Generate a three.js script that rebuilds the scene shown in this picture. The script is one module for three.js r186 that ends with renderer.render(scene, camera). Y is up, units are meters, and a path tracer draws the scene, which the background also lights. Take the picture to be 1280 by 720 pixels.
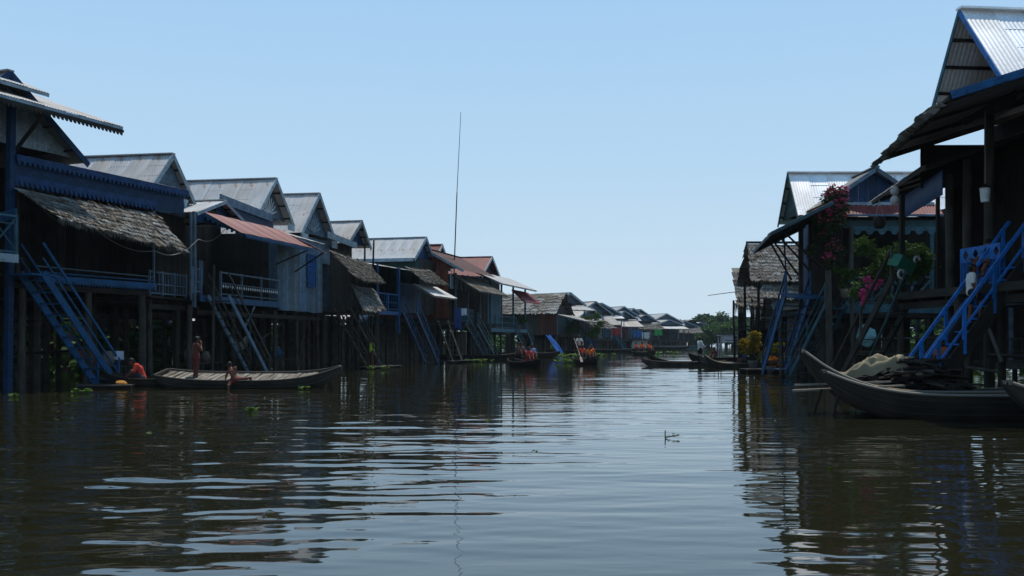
import * as THREE from 'three';
import { mergeGeometries } from 'three/addons/utils/BufferGeometryUtils.js';

// ---------------------------------------------------------------- camera, sky, sun, exposure
const scene = new THREE.Scene();
const camera = new THREE.PerspectiveCamera(2 * Math.atan(360 / 1230) * 180 / Math.PI, 1280 / 720, 0.3, 4000);
camera.position.set(0, 1.6, 0);
camera.lookAt(0, 1.6, -10);
camera.setViewOffset(1280, 720, 0, -65, 1280, 720);   // shifted lens: the horizon lies below the middle, posts stay upright
const renderer = new THREE.WebGLRenderer();
renderer.toneMapping = THREE.LinearToneMapping;
renderer.toneMappingExposure = 1.0;
renderer.shadowMap.enabled = true;
const SUN = new THREE.Vector3(0.10, 0.93, -0.36).normalize();
{
  const W = 256, H = 256, d = new Float32Array(W * H * 4);
  const stops = [[0, .62, .755, .865], [.06, .58, .74, .87], [.16, .48, .685, .885], [.33, .37, .61, .885], [.6, .25, .48, .78], [1, .17, .37, .68]];
  for (let j = 0; j < H; j++) for (let i = 0; i < W; i++) {
    const el = ((j + .5) / H - .5) * Math.PI, s = Math.max(0, Math.sin(el));
    let k = 0; while (k < stops.length - 2 && s > stops[k + 1][0]) k++;
    const a = stops[k], b = stops[k + 1], t = Math.min(1, (s - a[0]) / (b[0] - a[0])), o = (j * W + i) * 4;
    for (let c = 0; c < 3; c++) d[o + c] = a[c + 1] + (b[c + 1] - a[c + 1]) * t;
    d[o + 3] = 1;
  }
  const sky = new THREE.DataTexture(d, W, H, THREE.RGBAFormat, THREE.FloatType);
  sky.mapping = THREE.EquirectangularReflectionMapping; sky.magFilter = THREE.LinearFilter; sky.minFilter = THREE.LinearFilter;
  sky.wrapS = THREE.RepeatWrapping; sky.needsUpdate = true;
  scene.background = sky; scene.environment = sky;
}
const sun = new THREE.DirectionalLight(new THREE.Color(1, .95, .86), 4.6);
sun.position.copy(SUN).multiplyScalar(150).add(new THREE.Vector3(0, 0, -60));
sun.target.position.set(0, 0, -60);
sun.castShadow = true; sun.shadow.mapSize.set(4096, 4096);
Object.assign(sun.shadow.camera, { left: -90, right: 90, top: 130, bottom: -130, near: 1, far: 400 });
scene.add(sun, sun.target);

// ---------------------------------------------------------------- helpers
let seed = 20240611;
const rnd = () => { seed = (seed + 0x6D2B79F5) | 0; let t = Math.imul(seed ^ (seed >>> 15), 1 | seed); t = (t + Math.imul(t ^ (t >>> 7), 61 | t)) ^ t; return ((t ^ (t >>> 14)) >>> 0) / 4294967296; };
const R = (a, b) => a + (b - a) * rnd();
const pick = a => a[Math.floor(rnd() * a.length)];
const V = (x, y, z) => new THREE.Vector3(x, y, z);
const A = v => Array.isArray(v) ? V(...v) : v.clone();
const lerp = (a, b, t) => a + (b - a) * t;
const L3 = (a, b, t) => [lerp(a[0], b[0], t), lerp(a[1], b[1], t), lerp(a[2], b[2], t)];
const taken = {};
const numbered = n => { const k = taken[n] = (taken[n] ?? -1) + 1; return k ? `${n}_${String(k).padStart(3, '0')}` : n; };
function shade(o) { o.castShadow = true; o.receiveShadow = true; return o; }
function T(name, label, category, pos = [0, 0, 0], turn = 0, group) {
  const o = new THREE.Group(); o.name = numbered(name); scene.add(o);
  o.position.set(...pos); o.rotation.y = turn; o.userData = { label, category };
  if (group) o.userData.group = group;
  return o;
}
const grp = (p, name) => { const g = new THREE.Group(); g.name = name; p.add(g); return g; };
function M(p, name, geo, mat) { const m = shade(new THREE.Mesh(geo, mat)); m.name = name; p.add(m); return m; }

// smooth value noise, tiling with period n
const hash2 = (x, y, s) => { let h = Math.imul(x, 374761393) + Math.imul(y, 668265263) + Math.imul(s, 974634777); h = Math.imul(h ^ (h >>> 13), 1274126177); return ((h ^ (h >>> 16)) >>> 0) / 4294967296; };
function vnoise(x, y, nx, ny, s) {
  const i = Math.floor(x), j = Math.floor(y), f = x - i, g = y - j, u = f * f * (3 - 2 * f), v = g * g * (3 - 2 * g);
  const m = (a, n) => ((a % n) + n) % n, q = (a, b) => hash2(m(a, nx), m(b, ny), s);
  return lerp(lerp(q(i, j), q(i + 1, j), u), lerp(q(i, j + 1), q(i + 1, j + 1), u), v);
}
function tex(w, h, fn, srgb = true) {
  const d = new Uint8Array(w * h * 4);
  for (let j = 0; j < h; j++) for (let i = 0; i < w; i++) {
    const c = fn(i / w, j / h), o = (j * w + i) * 4;
    for (let k = 0; k < 3; k++) d[o + k] = Math.max(0, Math.min(255, 255 * (c.length ? c[k] : c)));
    d[o + 3] = 255;
  }
  const t = new THREE.DataTexture(d, w, h); t.wrapS = t.wrapT = THREE.RepeatWrapping; t.magFilter = THREE.LinearFilter; t.minFilter = THREE.LinearMipmapLinearFilter; t.generateMipmaps = true;
  if (srgb) t.colorSpace = THREE.SRGBColorSpace; t.needsUpdate = true; return t;
}
const rep = (t, x, y) => { const c = t.clone(); c.repeat.set(x, y); c.needsUpdate = true; return c; };
// wood: grain along u, blotches and knots; u and v in metres
const woodT = tex(512, 512, (u, v) => {
  const g = vnoise(u * 6, v * 90, 6, 90, 1) * .45 + vnoise(u * 14, v * 200, 14, 200, 2) * .3, b = vnoise(u * 5, v * 7, 5, 7, 3), st = vnoise(u * 9, v * 40, 9, 40, 4);
  const k = .5 + .36 * g + .28 * b - (st > .8 ? (st - .8) * 1.5 : 0);
  return [k, k * .985, k * .96];
});
const paintT = tex(512, 512, (u, v) => {   // worn paint over wood
  const b = vnoise(u * 6, v * 6, 6, 6, 11), f = vnoise(u * 30, v * 120, 30, 120, 12), c = vnoise(u * 22, v * 30, 22, 30, 13) * .6 + vnoise(u * 60, v * 90, 60, 90, 14) * .4;
  const k = .7 + .2 * b + .1 * f; return c > .7 ? [k * .78, k * .74, k * .68] : [k, k, k];
});
const zincT = tex(512, 512, (u, v) => {    // weathered sheet: streaks down the slope (v), rust freckles
  const s = vnoise(u * 40, v * 4, 40, 4, 21), b = vnoise(u * 5, v * 5, 5, 5, 22), r = vnoise(u * 26, v * 14, 26, 14, 23) * .6 + vnoise(u * 9, v * 6, 9, 6, 24) * .4;
  const k = .8 + .07 * s + .13 * b, q = Math.max(0, Math.min(1, (r - .76) * 5)); return [k * lerp(1, .82, q), k * lerp(1, .62, q), k * lerp(1, .5, q)];
});
const thatchT = tex(512, 512, (u, v) => {
  const f = vnoise(u * 150, v * 7, 150, 7, 31), f2 = vnoise(u * 70, v * 16, 70, 16, 32), b = vnoise(u * 5, v * 5, 5, 5, 33);
  const k = .34 + .34 * f + .22 * f2 + .26 * b; return [k, k * .96, k * .9];
});
const clothT = tex(256, 256, (u, v) => { const k = .8 + .14 * vnoise(u * 7, v * 7, 7, 7, 41) + .08 * vnoise(u * 90, v * 90, 90, 90, 42); return [k, k, k]; });
const leafT = tex(128, 128, (u, v) => { const k = .7 + .3 * vnoise(u * 8, v * 8, 8, 8, 51); return [k, k, k * .95]; });
const C = (r, g, b) => new THREE.Color().setRGB(r, g, b);
const mat = (c, map, roughness = .85, o = {}) => new THREE.MeshPhysicalMaterial({ color: C(...c), map, roughness, specularIntensity: o.metalness ? 1 : .4, side: THREE.DoubleSide, ...o });
const woodM = rep(woodT, .55, .8), paintM = rep(paintT, .7, .7), zincM = rep(zincT, .3, .3), thatchM = rep(thatchT, .8, .8);
const several = (c, map, r, n = 3, spread = .25, o) => Array.from({ length: n }, (_, i) => { const k = 1 + spread * (n > 1 ? (i / (n - 1) * 2 - 1) : 0); return mat(c.map((q, j) => q * k * (1 + (j - 1) * .04 * (i - 1))), map, r, o); });
const greyWood = several([.075, .066, .057], woodM, .85, 4, .3);
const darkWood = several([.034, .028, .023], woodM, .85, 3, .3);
const hullWood = several([.05, .044, .037], woodM, .8, 3, .2);
const poleWood = several([.068, .06, .048], woodM, .85, 3, .25);
const paleWood = several([.26, .23, .195], woodM, .8, 3, .2);
const slate = several([.115, .17, .22], paintM, .7, 4, .16);       // pale grey-blue boards
const palePaint = several([.29, .37, .42], paintM, .65, 3, .12);
const blue = several([.011, .085, .205], paintM, .6, 3, .2);         // blue house paint
const deepBlue = several([.007, .044, .125], paintM, .6, 3, .2);
const brightBlue = several([.012, .155, .5], paintM, .5, 3, .15);  // the stair by the right bank
const teal = several([.045, .125, .16], paintM, .65, 3, .2);
const green = several([.02, .06, .055], paintM, .7, 3, .2);
const whitePaint = several([.62, .64, .66], paintM, .6, 2, .08);
const rustRed = several([.19, .055, .03], paintM, .8, 3, .2);
const plum = several([.05, .02, .024], paintM, .8, 2, .2);
const zinc = several([.40, .395, .39], zincM, .75, 3, .05);
const newZinc = several([.87, .87, .87], rep(clothT, .3, .3), .52, 2, .03, { metalness: .62 });
const oldZinc = several([.2, .195, .19], zincM, .6, 3, .15, { metalness: .15 });
const paleSheet = several([.58, .58, .57], zincM, .8, 2, .06);
const redSheet = several([.175, .036, .034], zincM, .55, 3, .1);
const redTile = several([.16, .033, .03], zincM, .6, 3, .14);
const brownTile = several([.085, .036, .032], zincM, .7, 3, .16);
const thatch = several([.29, .275, .262], thatchM, .95, 6, .42);
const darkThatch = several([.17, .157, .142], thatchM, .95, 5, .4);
const rope = mat([.25, .23, .2], null, .9);

// box along a local x of length l; uv in metres
const boxes = new Map();
function boxG(l, h, w) {
  const v = Math.floor(rnd() * 5), key = `${l.toFixed(2)},${h.toFixed(3)},${w.toFixed(3)},${v}`;
  if (boxes.has(key)) return boxes.get(key);
  const g = new THREE.BoxGeometry(l, h, w), p = g.attributes.position, uv = g.attributes.uv, ou = v * .37, ov = v * .23;
  for (let i = 0; i < p.count; i++) { const f = i >> 2, x = p.getX(i), y = p.getY(i), z = p.getZ(i); uv.setXY(i, (f < 2 ? z : x) + ou, (f < 2 ? y : f < 4 ? z : y) + ov); }
  boxes.set(key, g); return g;
}
const mtx = new THREE.Matrix4();
function place(m, a, b, side) {
  const X = b.clone().sub(a).normalize();
  let Z = side ? A(side) : Math.abs(X.y) > .98 ? V(0, 0, 1) : X.clone().cross(V(0, 1, 0));
  Z.addScaledVector(X, -Z.dot(X)).normalize();
  const Y = Z.clone().cross(X); mtx.makeBasis(X, Y, Z); m.quaternion.setFromRotationMatrix(mtx); m.position.copy(a).add(b).multiplyScalar(.5);
  return m;
}
const one = m => Array.isArray(m) ? pick(m) : m;
// squared timber between two points: w across (along side), h the other way
function bar(p, name, a, b, w, h, m, side) { a = A(a); b = A(b); return place(M(p, name, boxG(a.distanceTo(b), h, w), one(m)), a, b, side); }
// round pole, slightly crooked
function pole(p, name, a, b, r0, r1, m, bend = .02, n = 7) {
  a = A(a); b = A(b); const L = a.distanceTo(b), g = new THREE.CylinderGeometry(r1, r0, L, n, 5), q = g.attributes.position, uv = g.attributes.uv, s1 = R(0, 6), s2 = R(0, 6), k = R(0, 3);
  for (let i = 0; i < q.count; i++) { const y = q.getY(i), t = y / L + .5, e = Math.sin(t * Math.PI); q.setX(i, q.getX(i) + bend * L * .3 * Math.sin(t * 5 + s1) * e); q.setZ(i, q.getZ(i) + bend * L * .3 * Math.sin(t * 4 + s2) * e); const u = uv.getX(i); uv.setXY(i, y + k, u * 6.28 * r0 + k); }
  g.computeVertexNormals();
  const o = M(p, name, g, one(m)); o.position.copy(a).add(b).multiplyScalar(.5); o.quaternion.setFromUnitVectors(V(0, 1, 0), b.sub(a).normalize()); return o;
}
function tube(p, name, pts, r, m, n = 5, seg = 24) { return M(p, name, new THREE.TubeGeometry(new THREE.CatmullRomCurve3(pts.map(A)), seg, r, n), one(m)); }
function cable(p, name, a, b, sag, r, m) { const c = L3(a, b, .5); c[1] -= sag; const q1 = L3(a, b, .25), q3 = L3(a, b, .75); q1[1] -= sag * .75; q3[1] -= sag * .75; return tube(p, name, [a, q1, c, q3, b], r, m); }
// flat board cut to an outline in the x-y plane of p, front at z
function cut(p, name, pts, z, th, m) { const g = new THREE.ExtrudeGeometry(new THREE.Shape(pts.map(q => new THREE.Vector2(q[0], q[1]))), { depth: th, bevelEnabled: false }); const o = M(p, name, g, one(m)); o.position.z = z - th; return o; }
// a board with a sawn lower edge from a to b (horizontal run), hanging down
function valance(p, name, a, b, depth, tooth, m, round = true, th = .025) {
  a = A(a); b = A(b); const L = a.distanceTo(b), n = Math.max(3, Math.round(L / tooth)), w = L / n, s = new THREE.Shape(); s.moveTo(0, 0);
  for (let i = 0; i < n; i++) { const x = i * w; if (i === 0) s.lineTo(0, -depth * .45); if (round) { s.lineTo(x + w * .16, -depth * .5); s.lineTo(x + w * .3, -depth * .9); s.lineTo(x + w * .5, -depth * R(.97, 1.03)); s.lineTo(x + w * .7, -depth * .9); s.lineTo(x + w * .84, -depth * .5); } else { s.lineTo(x + w * .25, -depth); s.lineTo(x + w * .6, -depth); s.lineTo(x + w * .66, -depth * .45); } }
  s.lineTo(L, -depth * .45); s.lineTo(L, 0);
  const o = M(p, name, new THREE.ExtrudeGeometry(s, { depth: th, bevelEnabled: false }), one(m)), X = b.clone().sub(a).normalize(), Z = X.clone().cross(V(0, 1, 0)).normalize();
  mtx.makeBasis(X, Z.clone().cross(X), Z); o.quaternion.setFromRotationMatrix(mtx); o.position.copy(a); return o;
}
// corrugated sheet: corner o, across vector u, down-slope vector v
const sheets = new Map();
function sheet(p, name, o, u, v, m, pitch = .11, amp = .013) {
  o = A(o); u = A(u); v = A(v); const W = u.length(), L = v.length(), key = `${W.toFixed(2)},${L.toFixed(2)},${pitch},${amp}`;
  let g = sheets.get(key);
  if (!g) {
    const n = Math.max(4, Math.round(W / pitch) * 4), pos = [], uv = [], idx = [], off = R(0, 9);
    for (let j = 0; j < 3; j++) for (let i = 0; i <= n; i++) { const t = i / n; pos.push(t * W, amp * Math.sin(t * W / pitch * 6.2832) - (j === 1 ? .012 * L * .3 : 0), j / 2 * L); uv.push(t * W + off, j / 2 * L + off); }
    for (let j = 0; j < 2; j++) for (let i = 0; i < n; i++) { const a = j * (n + 1) + i; idx.push(a, a + n + 1, a + 1, a + 1, a + n + 1, a + n + 2); }
    g = new THREE.BufferGeometry(); g.setAttribute('position', new THREE.Float32BufferAttribute(pos, 3)); g.setAttribute('uv', new THREE.Float32BufferAttribute(uv, 2)); g.setIndex(idx); g.computeVertexNormals(); sheets.set(key, g);
  }
  const q = M(p, name, g, one(m)), X = u.clone().normalize(), Zv = v.clone().normalize(), Y = Zv.clone().cross(X).normalize(), Z = X.clone().cross(Y);
  mtx.makeBasis(X, Y, Z); q.quaternion.setFromRotationMatrix(mtx); q.position.copy(o); return q;
}
// a run of sheets side by side over the parallelogram o,u,v
function sheeting(p, o, u, v, m, w = .82, name = 'sheet', jitter = .03) {
  o = A(o); u = A(u); v = A(v); const n = Math.max(1, Math.round(u.length() / w)), N = v.clone().cross(u).normalize();
  for (let i = 0; i < n; i++) { const s = o.clone().addScaledVector(u, i / n).addScaledVector(N, (i % 2) * .012).addScaledVector(v, R(-jitter, jitter) / v.length()); sheet(p, name, s, u.clone().multiplyScalar(1.06 / n), v, m, .11, m === newZinc ? .005 : .013); }
}
// thatch tile: w wide, l long, thicker and ragged at its lower end
const thatchV = [];
function thatchG() {
  if (thatchV.length < 12) {
    const n = 14, pos = [], uv = [], idx = [], off = R(0, 5), low = [];
    for (let i = 0; i <= n; i++) low.push(1 + R(-.3, .2));
    for (let j = 0; j < 3; j++) for (let i = 0; i <= n; i++) { const t = i / n; pos.push(t - .5, j === 0 ? .0 : j === 1 ? R(.05, .09) : R(.10, .16), j === 0 ? 0 : j === 1 ? .55 : low[i]); uv.push(t * .6 + off, (j / 2) * .5 + off); }
    for (let i = 0; i <= n; i++) { pos.push(i / n - .5, R(-.05, .02), low[i] - R(.03, .12)); uv.push(i / n * .6 + off, .6 + off); }
    for (let j = 0; j < 3; j++) for (let i = 0; i < n; i++) { const a = j * (n + 1) + i; idx.push(a, a + n + 1, a + 1, a + 1, a + n + 1, a + n + 2); }
    let g = new THREE.BufferGeometry(); g.setAttribute('position', new THREE.Float32BufferAttribute(pos, 3)); g.setAttribute('uv', new THREE.Float32BufferAttribute(uv, 2)); g.setIndex(idx);
    g = g.toNonIndexed(); g.computeVertexNormals(); thatchV.push(g); return g;
  }
  return pick(thatchV);
}
function thatching(p, a, b, c, d, rows, cols, m, sag = .05) {   // a,b upper edge, c,d lower edge (c under a)
  a = A(a); b = A(b); c = A(c); d = A(d); for (let i = 0; i < 3; i++) straw(p, a, b, c, d, Math.round(a.distanceTo(b) * a.distanceTo(c) * 15), m);
  for (let r = 0; r < rows; r++) for (let k = 0; k < cols; k++) {
    const t = r / rows, s = (k + .5 + R(-.1, .1)) / cols, up = a.clone().lerp(b, s), dn = c.clone().lerp(d, s), v = dn.clone().sub(up), l = v.length() / rows * 1.5, u = b.clone().sub(a).lerp(d.clone().sub(c), t), w = u.length() / cols * R(1.15, 1.4);
    const X = u.normalize(), Z = v.normalize(), Y = Z.clone().cross(X).normalize(), q = M(p, 'thatch_tile', thatchG(), one(m));
    if (Y.y < 0) { Y.negate(); X.negate(); }
    mtx.makeBasis(X, Y, X.clone().cross(Y)); q.quaternion.setFromRotationMatrix(mtx); q.rotateY(R(-.09, .09)); q.rotateX(R(-.03, .03));
    q.position.copy(up.lerp(dn, t)).addScaledVector(Y, R(0, .03)); q.position.y -= sag * Math.sin(Math.PI * s); q.scale.set(w, Math.min(1, l * 1.3) * R(.6, 1), l * R(.9, 1.12));
  }
}
// loose straws lying on a thatched slope a-b over c-d
function straw(p, a, b, c, d, n, m, lift = .1) {
  a = A(a); b = A(b); c = A(c); d = A(d); const pos = [], uv = [], X0 = b.clone().sub(a).normalize(), Z0 = c.clone().sub(a).normalize(), N = Z0.clone().cross(X0); if (N.y < 0) N.negate();
  for (let i = 0; i < n; i++) {
    const s = rnd(), t = Math.pow(rnd(), .85), o = a.clone().lerp(b, s).lerp(c.clone().lerp(d, s), t).addScaledVector(N, lift * R(.4, 1.3)), e = R(-.55, .55), l = R(.15, .5), w = R(.006, .018), D = Z0.clone().multiplyScalar(Math.cos(e)).addScaledVector(X0, Math.sin(e)).addScaledVector(N, R(-.12, .16)), W = X0.clone().multiplyScalar(w), q = o.clone().addScaledVector(D, l), k = R(0, 9);
    for (const v of [o.clone().sub(W), o.clone().add(W), q]) pos.push(v.x, v.y, v.z); uv.push(k, 0, k + .04, 0, k, l);
  }
  const g = new THREE.BufferGeometry(); g.setAttribute('position', new THREE.Float32BufferAttribute(pos, 3)); g.setAttribute('uv', new THREE.Float32BufferAttribute(uv, 2)); g.computeVertexNormals(); const o = M(p, 'loose_straw', g, one(m)); o.userData.kind = 'stuff'; return o;
}
// straws hanging under a thatched edge
function fringe(p, a, b, len, m, n, out = [0, 0, 0]) {
  a = A(a); b = A(b); const pos = [], uv = [];
  for (let i = 0; i < n; i++) { const q = a.clone().lerp(b, rnd()), w = R(.01, .03), l = len * R(.3, 1.2), dx = R(-.1, .1) * l, dz = R(-.1, .1) * l, X = b.clone().sub(a).normalize(); pos.push(q.x - X.x * w, q.y, q.z - X.z * w, q.x + X.x * w, q.y, q.z + X.z * w, q.x + dx + out[0] * l, q.y - l, q.z + dz + out[2] * l); uv.push(0, 0, .05, 0, 0, l); }
  const g = new THREE.BufferGeometry(); g.setAttribute('position', new THREE.Float32BufferAttribute(pos, 3)); g.setAttribute('uv', new THREE.Float32BufferAttribute(uv, 2)); g.computeVertexNormals();
  const o = M(p, 'straw_fringe', g, one(m)); o.userData.kind = 'stuff'; return o;
}
// boarded wall from a to b ([x,z]), vertical or lying boards
function wall(p, a, b, y0, y1, m, w = .2, lying = false, gaps = 0, name = 'wall') {
  const g = grp(p, name), L = Math.hypot(b[0] - a[0], b[1] - a[1]), side = [(b[0] - a[0]) / L, 0, (b[1] - a[1]) / L];
  if (lying) { const n = Math.max(1, Math.round((y1 - y0) / w)), h = (y1 - y0) / n, N = V(side[2], 0, -side[0]); for (let i = 0; i < n; i++) if (rnd() >= gaps) { const y = y0 + (i + .5) * h, e = .008 * (i % 2); bar(g, 'board', [a[0] + N.x * e, y + R(-.008, .008), a[1] + N.z * e], [b[0] + N.x * e, y + R(-.008, .008), b[1] + N.z * e], .024, h * 1.04, m); } }
  else { const n = Math.max(1, Math.round(L / w)), q = L / n; for (let i = 0; i < n; i++) if (rnd() >= gaps) { const x = a[0] + side[0] * q * (i + .5), z = a[1] + side[2] * q * (i + .5), e = .006 * (i % 3); bar(g, 'board', [x - side[2] * e, y0 + R(-.035, .02), z + side[0] * e], [x - side[2] * e, y1, z + side[0] * e], q * .975, .024, m, side); } }
  return g;
}
function deck(p, x0, x1, z0, z1, y, m, w = .24, alongX = true) {
  const g = grp(p, 'floor'); const n = Math.max(1, Math.round((alongX ? z1 - z0 : x1 - x0) / w));
  for (let i = 0; i < n; i++) { if (alongX) { const z = lerp(z0, z1, (i + .5) / n); bar(g, 'floor_plank', [x0, y - .02 + R(-.006, .006), z], [x1, y - .02 + R(-.006, .006), z], (z1 - z0) / n * .97, .035, m); } else { const x = lerp(x0, x1, (i + .5) / n); bar(g, 'floor_plank', [x, y - .02, z0], [x, y - .02, z1], (x1 - x0) / n * .97, .035, m); } }
  return g;
}
function joists(p, x0, x1, z0, z1, y, m, n = 5) { const g = grp(p, 'floor_frame'); for (let i = 0; i < n; i++) { const x = lerp(x0, x1, i / (n - 1)); bar(g, 'joist', [x, y - .16, z0], [x, y - .16, z1], .09, .16, m); } for (const z of [z0 + .12, (z0 + z1) / 2, z1 - .12]) bar(g, 'beam', [x0, y - .33, z], [x1, y - .33, z], .11, .18, m); }
function stilts(p, xs, zs, top, m, r = .12) { for (const x of xs) for (const z of zs) pole(p, 'stilt', [x + R(-.06, .06), -1.2, z + R(-.05, .05)], [x, top, z], r * R(.85, 1.1), r * R(.7, .95), m, .012); }
function stairs(p, top, bot, wv, width, n, m, o = {}) {
  const g = grp(p, o.name || 'stairs'), W = A(wv), sm = o.stringer || m, rm = o.rail || m, off = s => W.clone().multiplyScalar(width * s).toArray(), add = (a, b) => [a[0] + b[0], a[1] + b[1], a[2] + b[2]];
  for (const s of [0, 1]) bar(g, 'stringer', add(top, off(s)), add(bot, off(s)), .06, o.sh || .2, sm, wv);
  for (let i = 0; i < n; i++) { const q = L3(top, bot, (i + .6) / n); bar(g, 'tread', add(q, off(.03)), add(q, off(.97)), o.tw || .2, .035, m, [bot[0] - top[0], 0, bot[2] - top[2]]); }
  const H = o.railH ?? .85;
  if (H) for (const s of o.sides || [0, 1]) {
    const up = [0, H, 0], t1 = o.r0 ?? 0, t2 = o.r1 ?? 1;
    bar(g, 'handrail', add(add(L3(top, bot, t1), off(s)), up), add(add(L3(top, bot, t2), off(s)), up), .06, .07, rm);
    if (o.mid !== false) bar(g, 'middle_rail', add(add(L3(top, bot, t1), off(s)), [0, H * .5, 0]), add(add(L3(top, bot, t2), off(s)), [0, H * .5, 0]), .04, .05, rm);
    for (const t of o.posts || [.02, .5, .98]) { const q = add(L3(top, bot, lerp(t1, t2, t)), off(s)); bar(g, 'rail_post', [q[0], q[1] - .12, q[2]], [q[0], q[1] + H + .04, q[2]], .07, .07, rm); }
  }
  return g;
}
function railing(p, a, b, h, m, o = {}) {
  const g = grp(p, 'railing'), L = Math.hypot(b[0] - a[0], b[2] - a[2]), up = (q, y) => [q[0], q[1] + y, q[2]];
  bar(g, 'top_rail', up(a, h), up(b, h), .06, .06, m); bar(g, 'bottom_rail', up(a, .1), up(b, .1), .05, .05, m);
  if (o.mid) bar(g, 'middle_rail', up(a, h * o.mid), up(b, h * o.mid), .04, .04, m);
  const np = o.posts ?? 3; for (let i = 0; i < np; i++) { const q = L3(a, b, i / (np - 1)); bar(g, 'rail_post', q, up(q, h + .06), .08, .08, m); }
  if (o.cross) for (let i = 0; i < np - 1; i++) { const q = L3(a, b, i / (np - 1)), r = L3(a, b, (i + 1) / (np - 1)); bar(g, 'cross_brace', up(q, .12), up(r, h - .04), .03, .045, m); bar(g, 'cross_brace', up(r, .12), up(q, h - .04), .025, .045, m); }
  const n = o.balusters ?? Math.round(L / .16); for (let i = 1; i < n; i++) { const q = L3(a, b, i / n); bar(g, 'baluster', up(q, .1), up(q, h * (o.bh || 1)), .03, .03, o.bm || m); }
  return g;
}
// gable roof with its ridge along z; gable front at z1. o: sheet, barge, gable materials
function gableRoof(p, x0, x1, ye, yr, z0, z1, o) {
  const g = grp(p, o.name || 'roof'), xm = o.xm ?? (x0 + x1) / 2, n = Math.max(2, Math.round((z1 - z0) / .85));
  const down0 = [x0 - xm, ye - yr, 0], down1 = [x1 - xm, ye - yr, 0];
  sheeting(g, [xm, yr, z0], [0, 0, z1 - z0], down0, o.sheet, .85, 'roof_sheet'); sheeting(g, [xm, yr, z0], [0, 0, z1 - z0], down1, o.sheet, .85, 'roof_sheet');
  bar(g, 'ridge_cap', [xm, yr + .03, z0 - .02], [xm, yr + .03, z1 + .04], .26, .05, o.cap || o.sheet);
  for (const x of [x0, x1]) { const dx = x - xm, dy = ye - yr, L = Math.hypot(dx, dy); bar(g, 'barge_board', [xm, yr - .06, z1 + .03], [x + dx / L * .06, ye - .06 + dy / L * .06, z1 + .03], .035, o.bw || .2, o.barge); }
  for (let i = 1; i < 4; i++) for (const x of [x0, x1]) { const t = i / 3.6; bar(g, 'purlin', [lerp(xm, x, t), lerp(yr, ye, t) - .07, z0], [lerp(xm, x, t), lerp(yr, ye, t) - .07, z1 - .01], .06, .07, darkWood); }
  if (o.gable) {
    const k = grp(p, 'gable'), gz = z1 - (o.inset ?? .45), f = .93, a = lerp(xm, x0, f), b = lerp(xm, x1, f), yb = lerp(yr, ye, f) - (o.drop || 0), yt = yr - .12;
    if (o.lying !== false) { const h = .24, nn = Math.ceil((yt - yb) / h); for (let i = 0; i < nn; i++) { const y = yb + i * h, t0 = Math.min(1, Math.max(0, (yt - y) / (yt - lerp(yr, ye, f)))), t1 = Math.min(1, Math.max(0, (yt - y - h * .96) / (yt - lerp(yr, ye, f)))); cut(k, 'board', [[lerp(xm, a, t0), y], [lerp(xm, b, t0), y], [lerp(xm, b, t1), y + h * .96], [lerp(xm, a, t1), y + h * .96]], gz + (i % 2) * .006, .025, o.gable); } }
    else { const w = .2, nn = Math.round((b - a) / w); for (let i = 0; i < nn; i++) { const xa = lerp(a, b, i / nn), xb = lerp(a, b, (i + .96) / nn), yy = x => Math.min(yt, lerp(yt, lerp(yr, ye, f), x < xm ? (xm - x) / (xm - a) : (x - xm) / (b - xm))); cut(k, 'board', [[xa, yb], [xb, yb], [xb, yy(xb) + .02], [xa, yy(xa) + .02]], gz + (i % 2) * .006, .025, o.gable); } }
    if (o.fan) { const f2 = grp(p, 'fan_louvre'); for (let i = 0; i < 9; i++) { const t = Math.PI * (.1 + .8 * i / 8), l = (xm - x0) * .42; bar(f2, 'fan_blade', [xm, yb + .1, gz + .03], [xm + Math.cos(t) * l, yb + .1 + Math.sin(t) * l, gz + .03], .03, .07, o.fan); } }
  }
  return g;
}
// shed roof: upper edge a-b, lower edge c-d
function shed(p, a, b, c, m, o = {}) {   // a,b ends of the upper edge, c lower corner under a
  const g = grp(p, o.name || 'awning'), u = A(b).sub(A(a)), v = A(c).sub(A(a)), d = A(b).add(v).toArray();
  sheeting(g, a, u, v, m, o.w || .85, 'awning_sheet');
  const dn = q => [q[0], q[1] - .07, q[2]];
  bar(g, 'eave_board', dn(c), dn(d), .03, o.eh || .1, o.edge || m);
  bar(g, 'rake_board', dn(a), dn(c), .03, .12, o.edge || m); bar(g, 'rake_board', dn(b), dn(d), .03, .12, o.edge || m);
  const n = Math.max(2, Math.round(u.length() / 2) + 1); for (let i = 0; i < n; i++) { const t = lerp(.05, .95, i / (n - 1)); bar(g, 'rafter', dn(L3(a, b, t)), dn(L3(c, d, t)), .05, .08, darkWood); }
  return g;
}
function shutter(p, x0, x1, y0, y1, z, m, frame) { const g = grp(p, 'window'); const n = Math.round((y1 - y0) / .09); for (let i = 0; i < n; i++) { const y = lerp(y0, y1, (i + .5) / n); const b = bar(g, 'slat', [x0, y, z], [x1, y, z], .085, .015, m); b.rotateX(.6); } for (const x of [x0, x1]) bar(g, 'window_frame', [x, y0 - .04, z + .02], [x, y1 + .04, z + .02], .06, .06, frame); for (const y of [y0, y1]) bar(g, 'window_frame', [x0, y, z + .02], [x1, y, z + .02], .06, .06, frame); }
// dim room: side and back walls, so that the inside is dark
function room(p, x0, x1, z0, z1, y0, y1, m, front) { wall(p, [x0, z0], [x0, z1], y0, y1, m, .3); wall(p, [x1, z0], [x1, z1], y0, y1, m, .4); wall(p, [x0, z0], [x1, z0], y0, y1, m, .4); if (front) wall(p, [x0, z1], [x1, z1], y0, y1, front, .22); }
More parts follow.
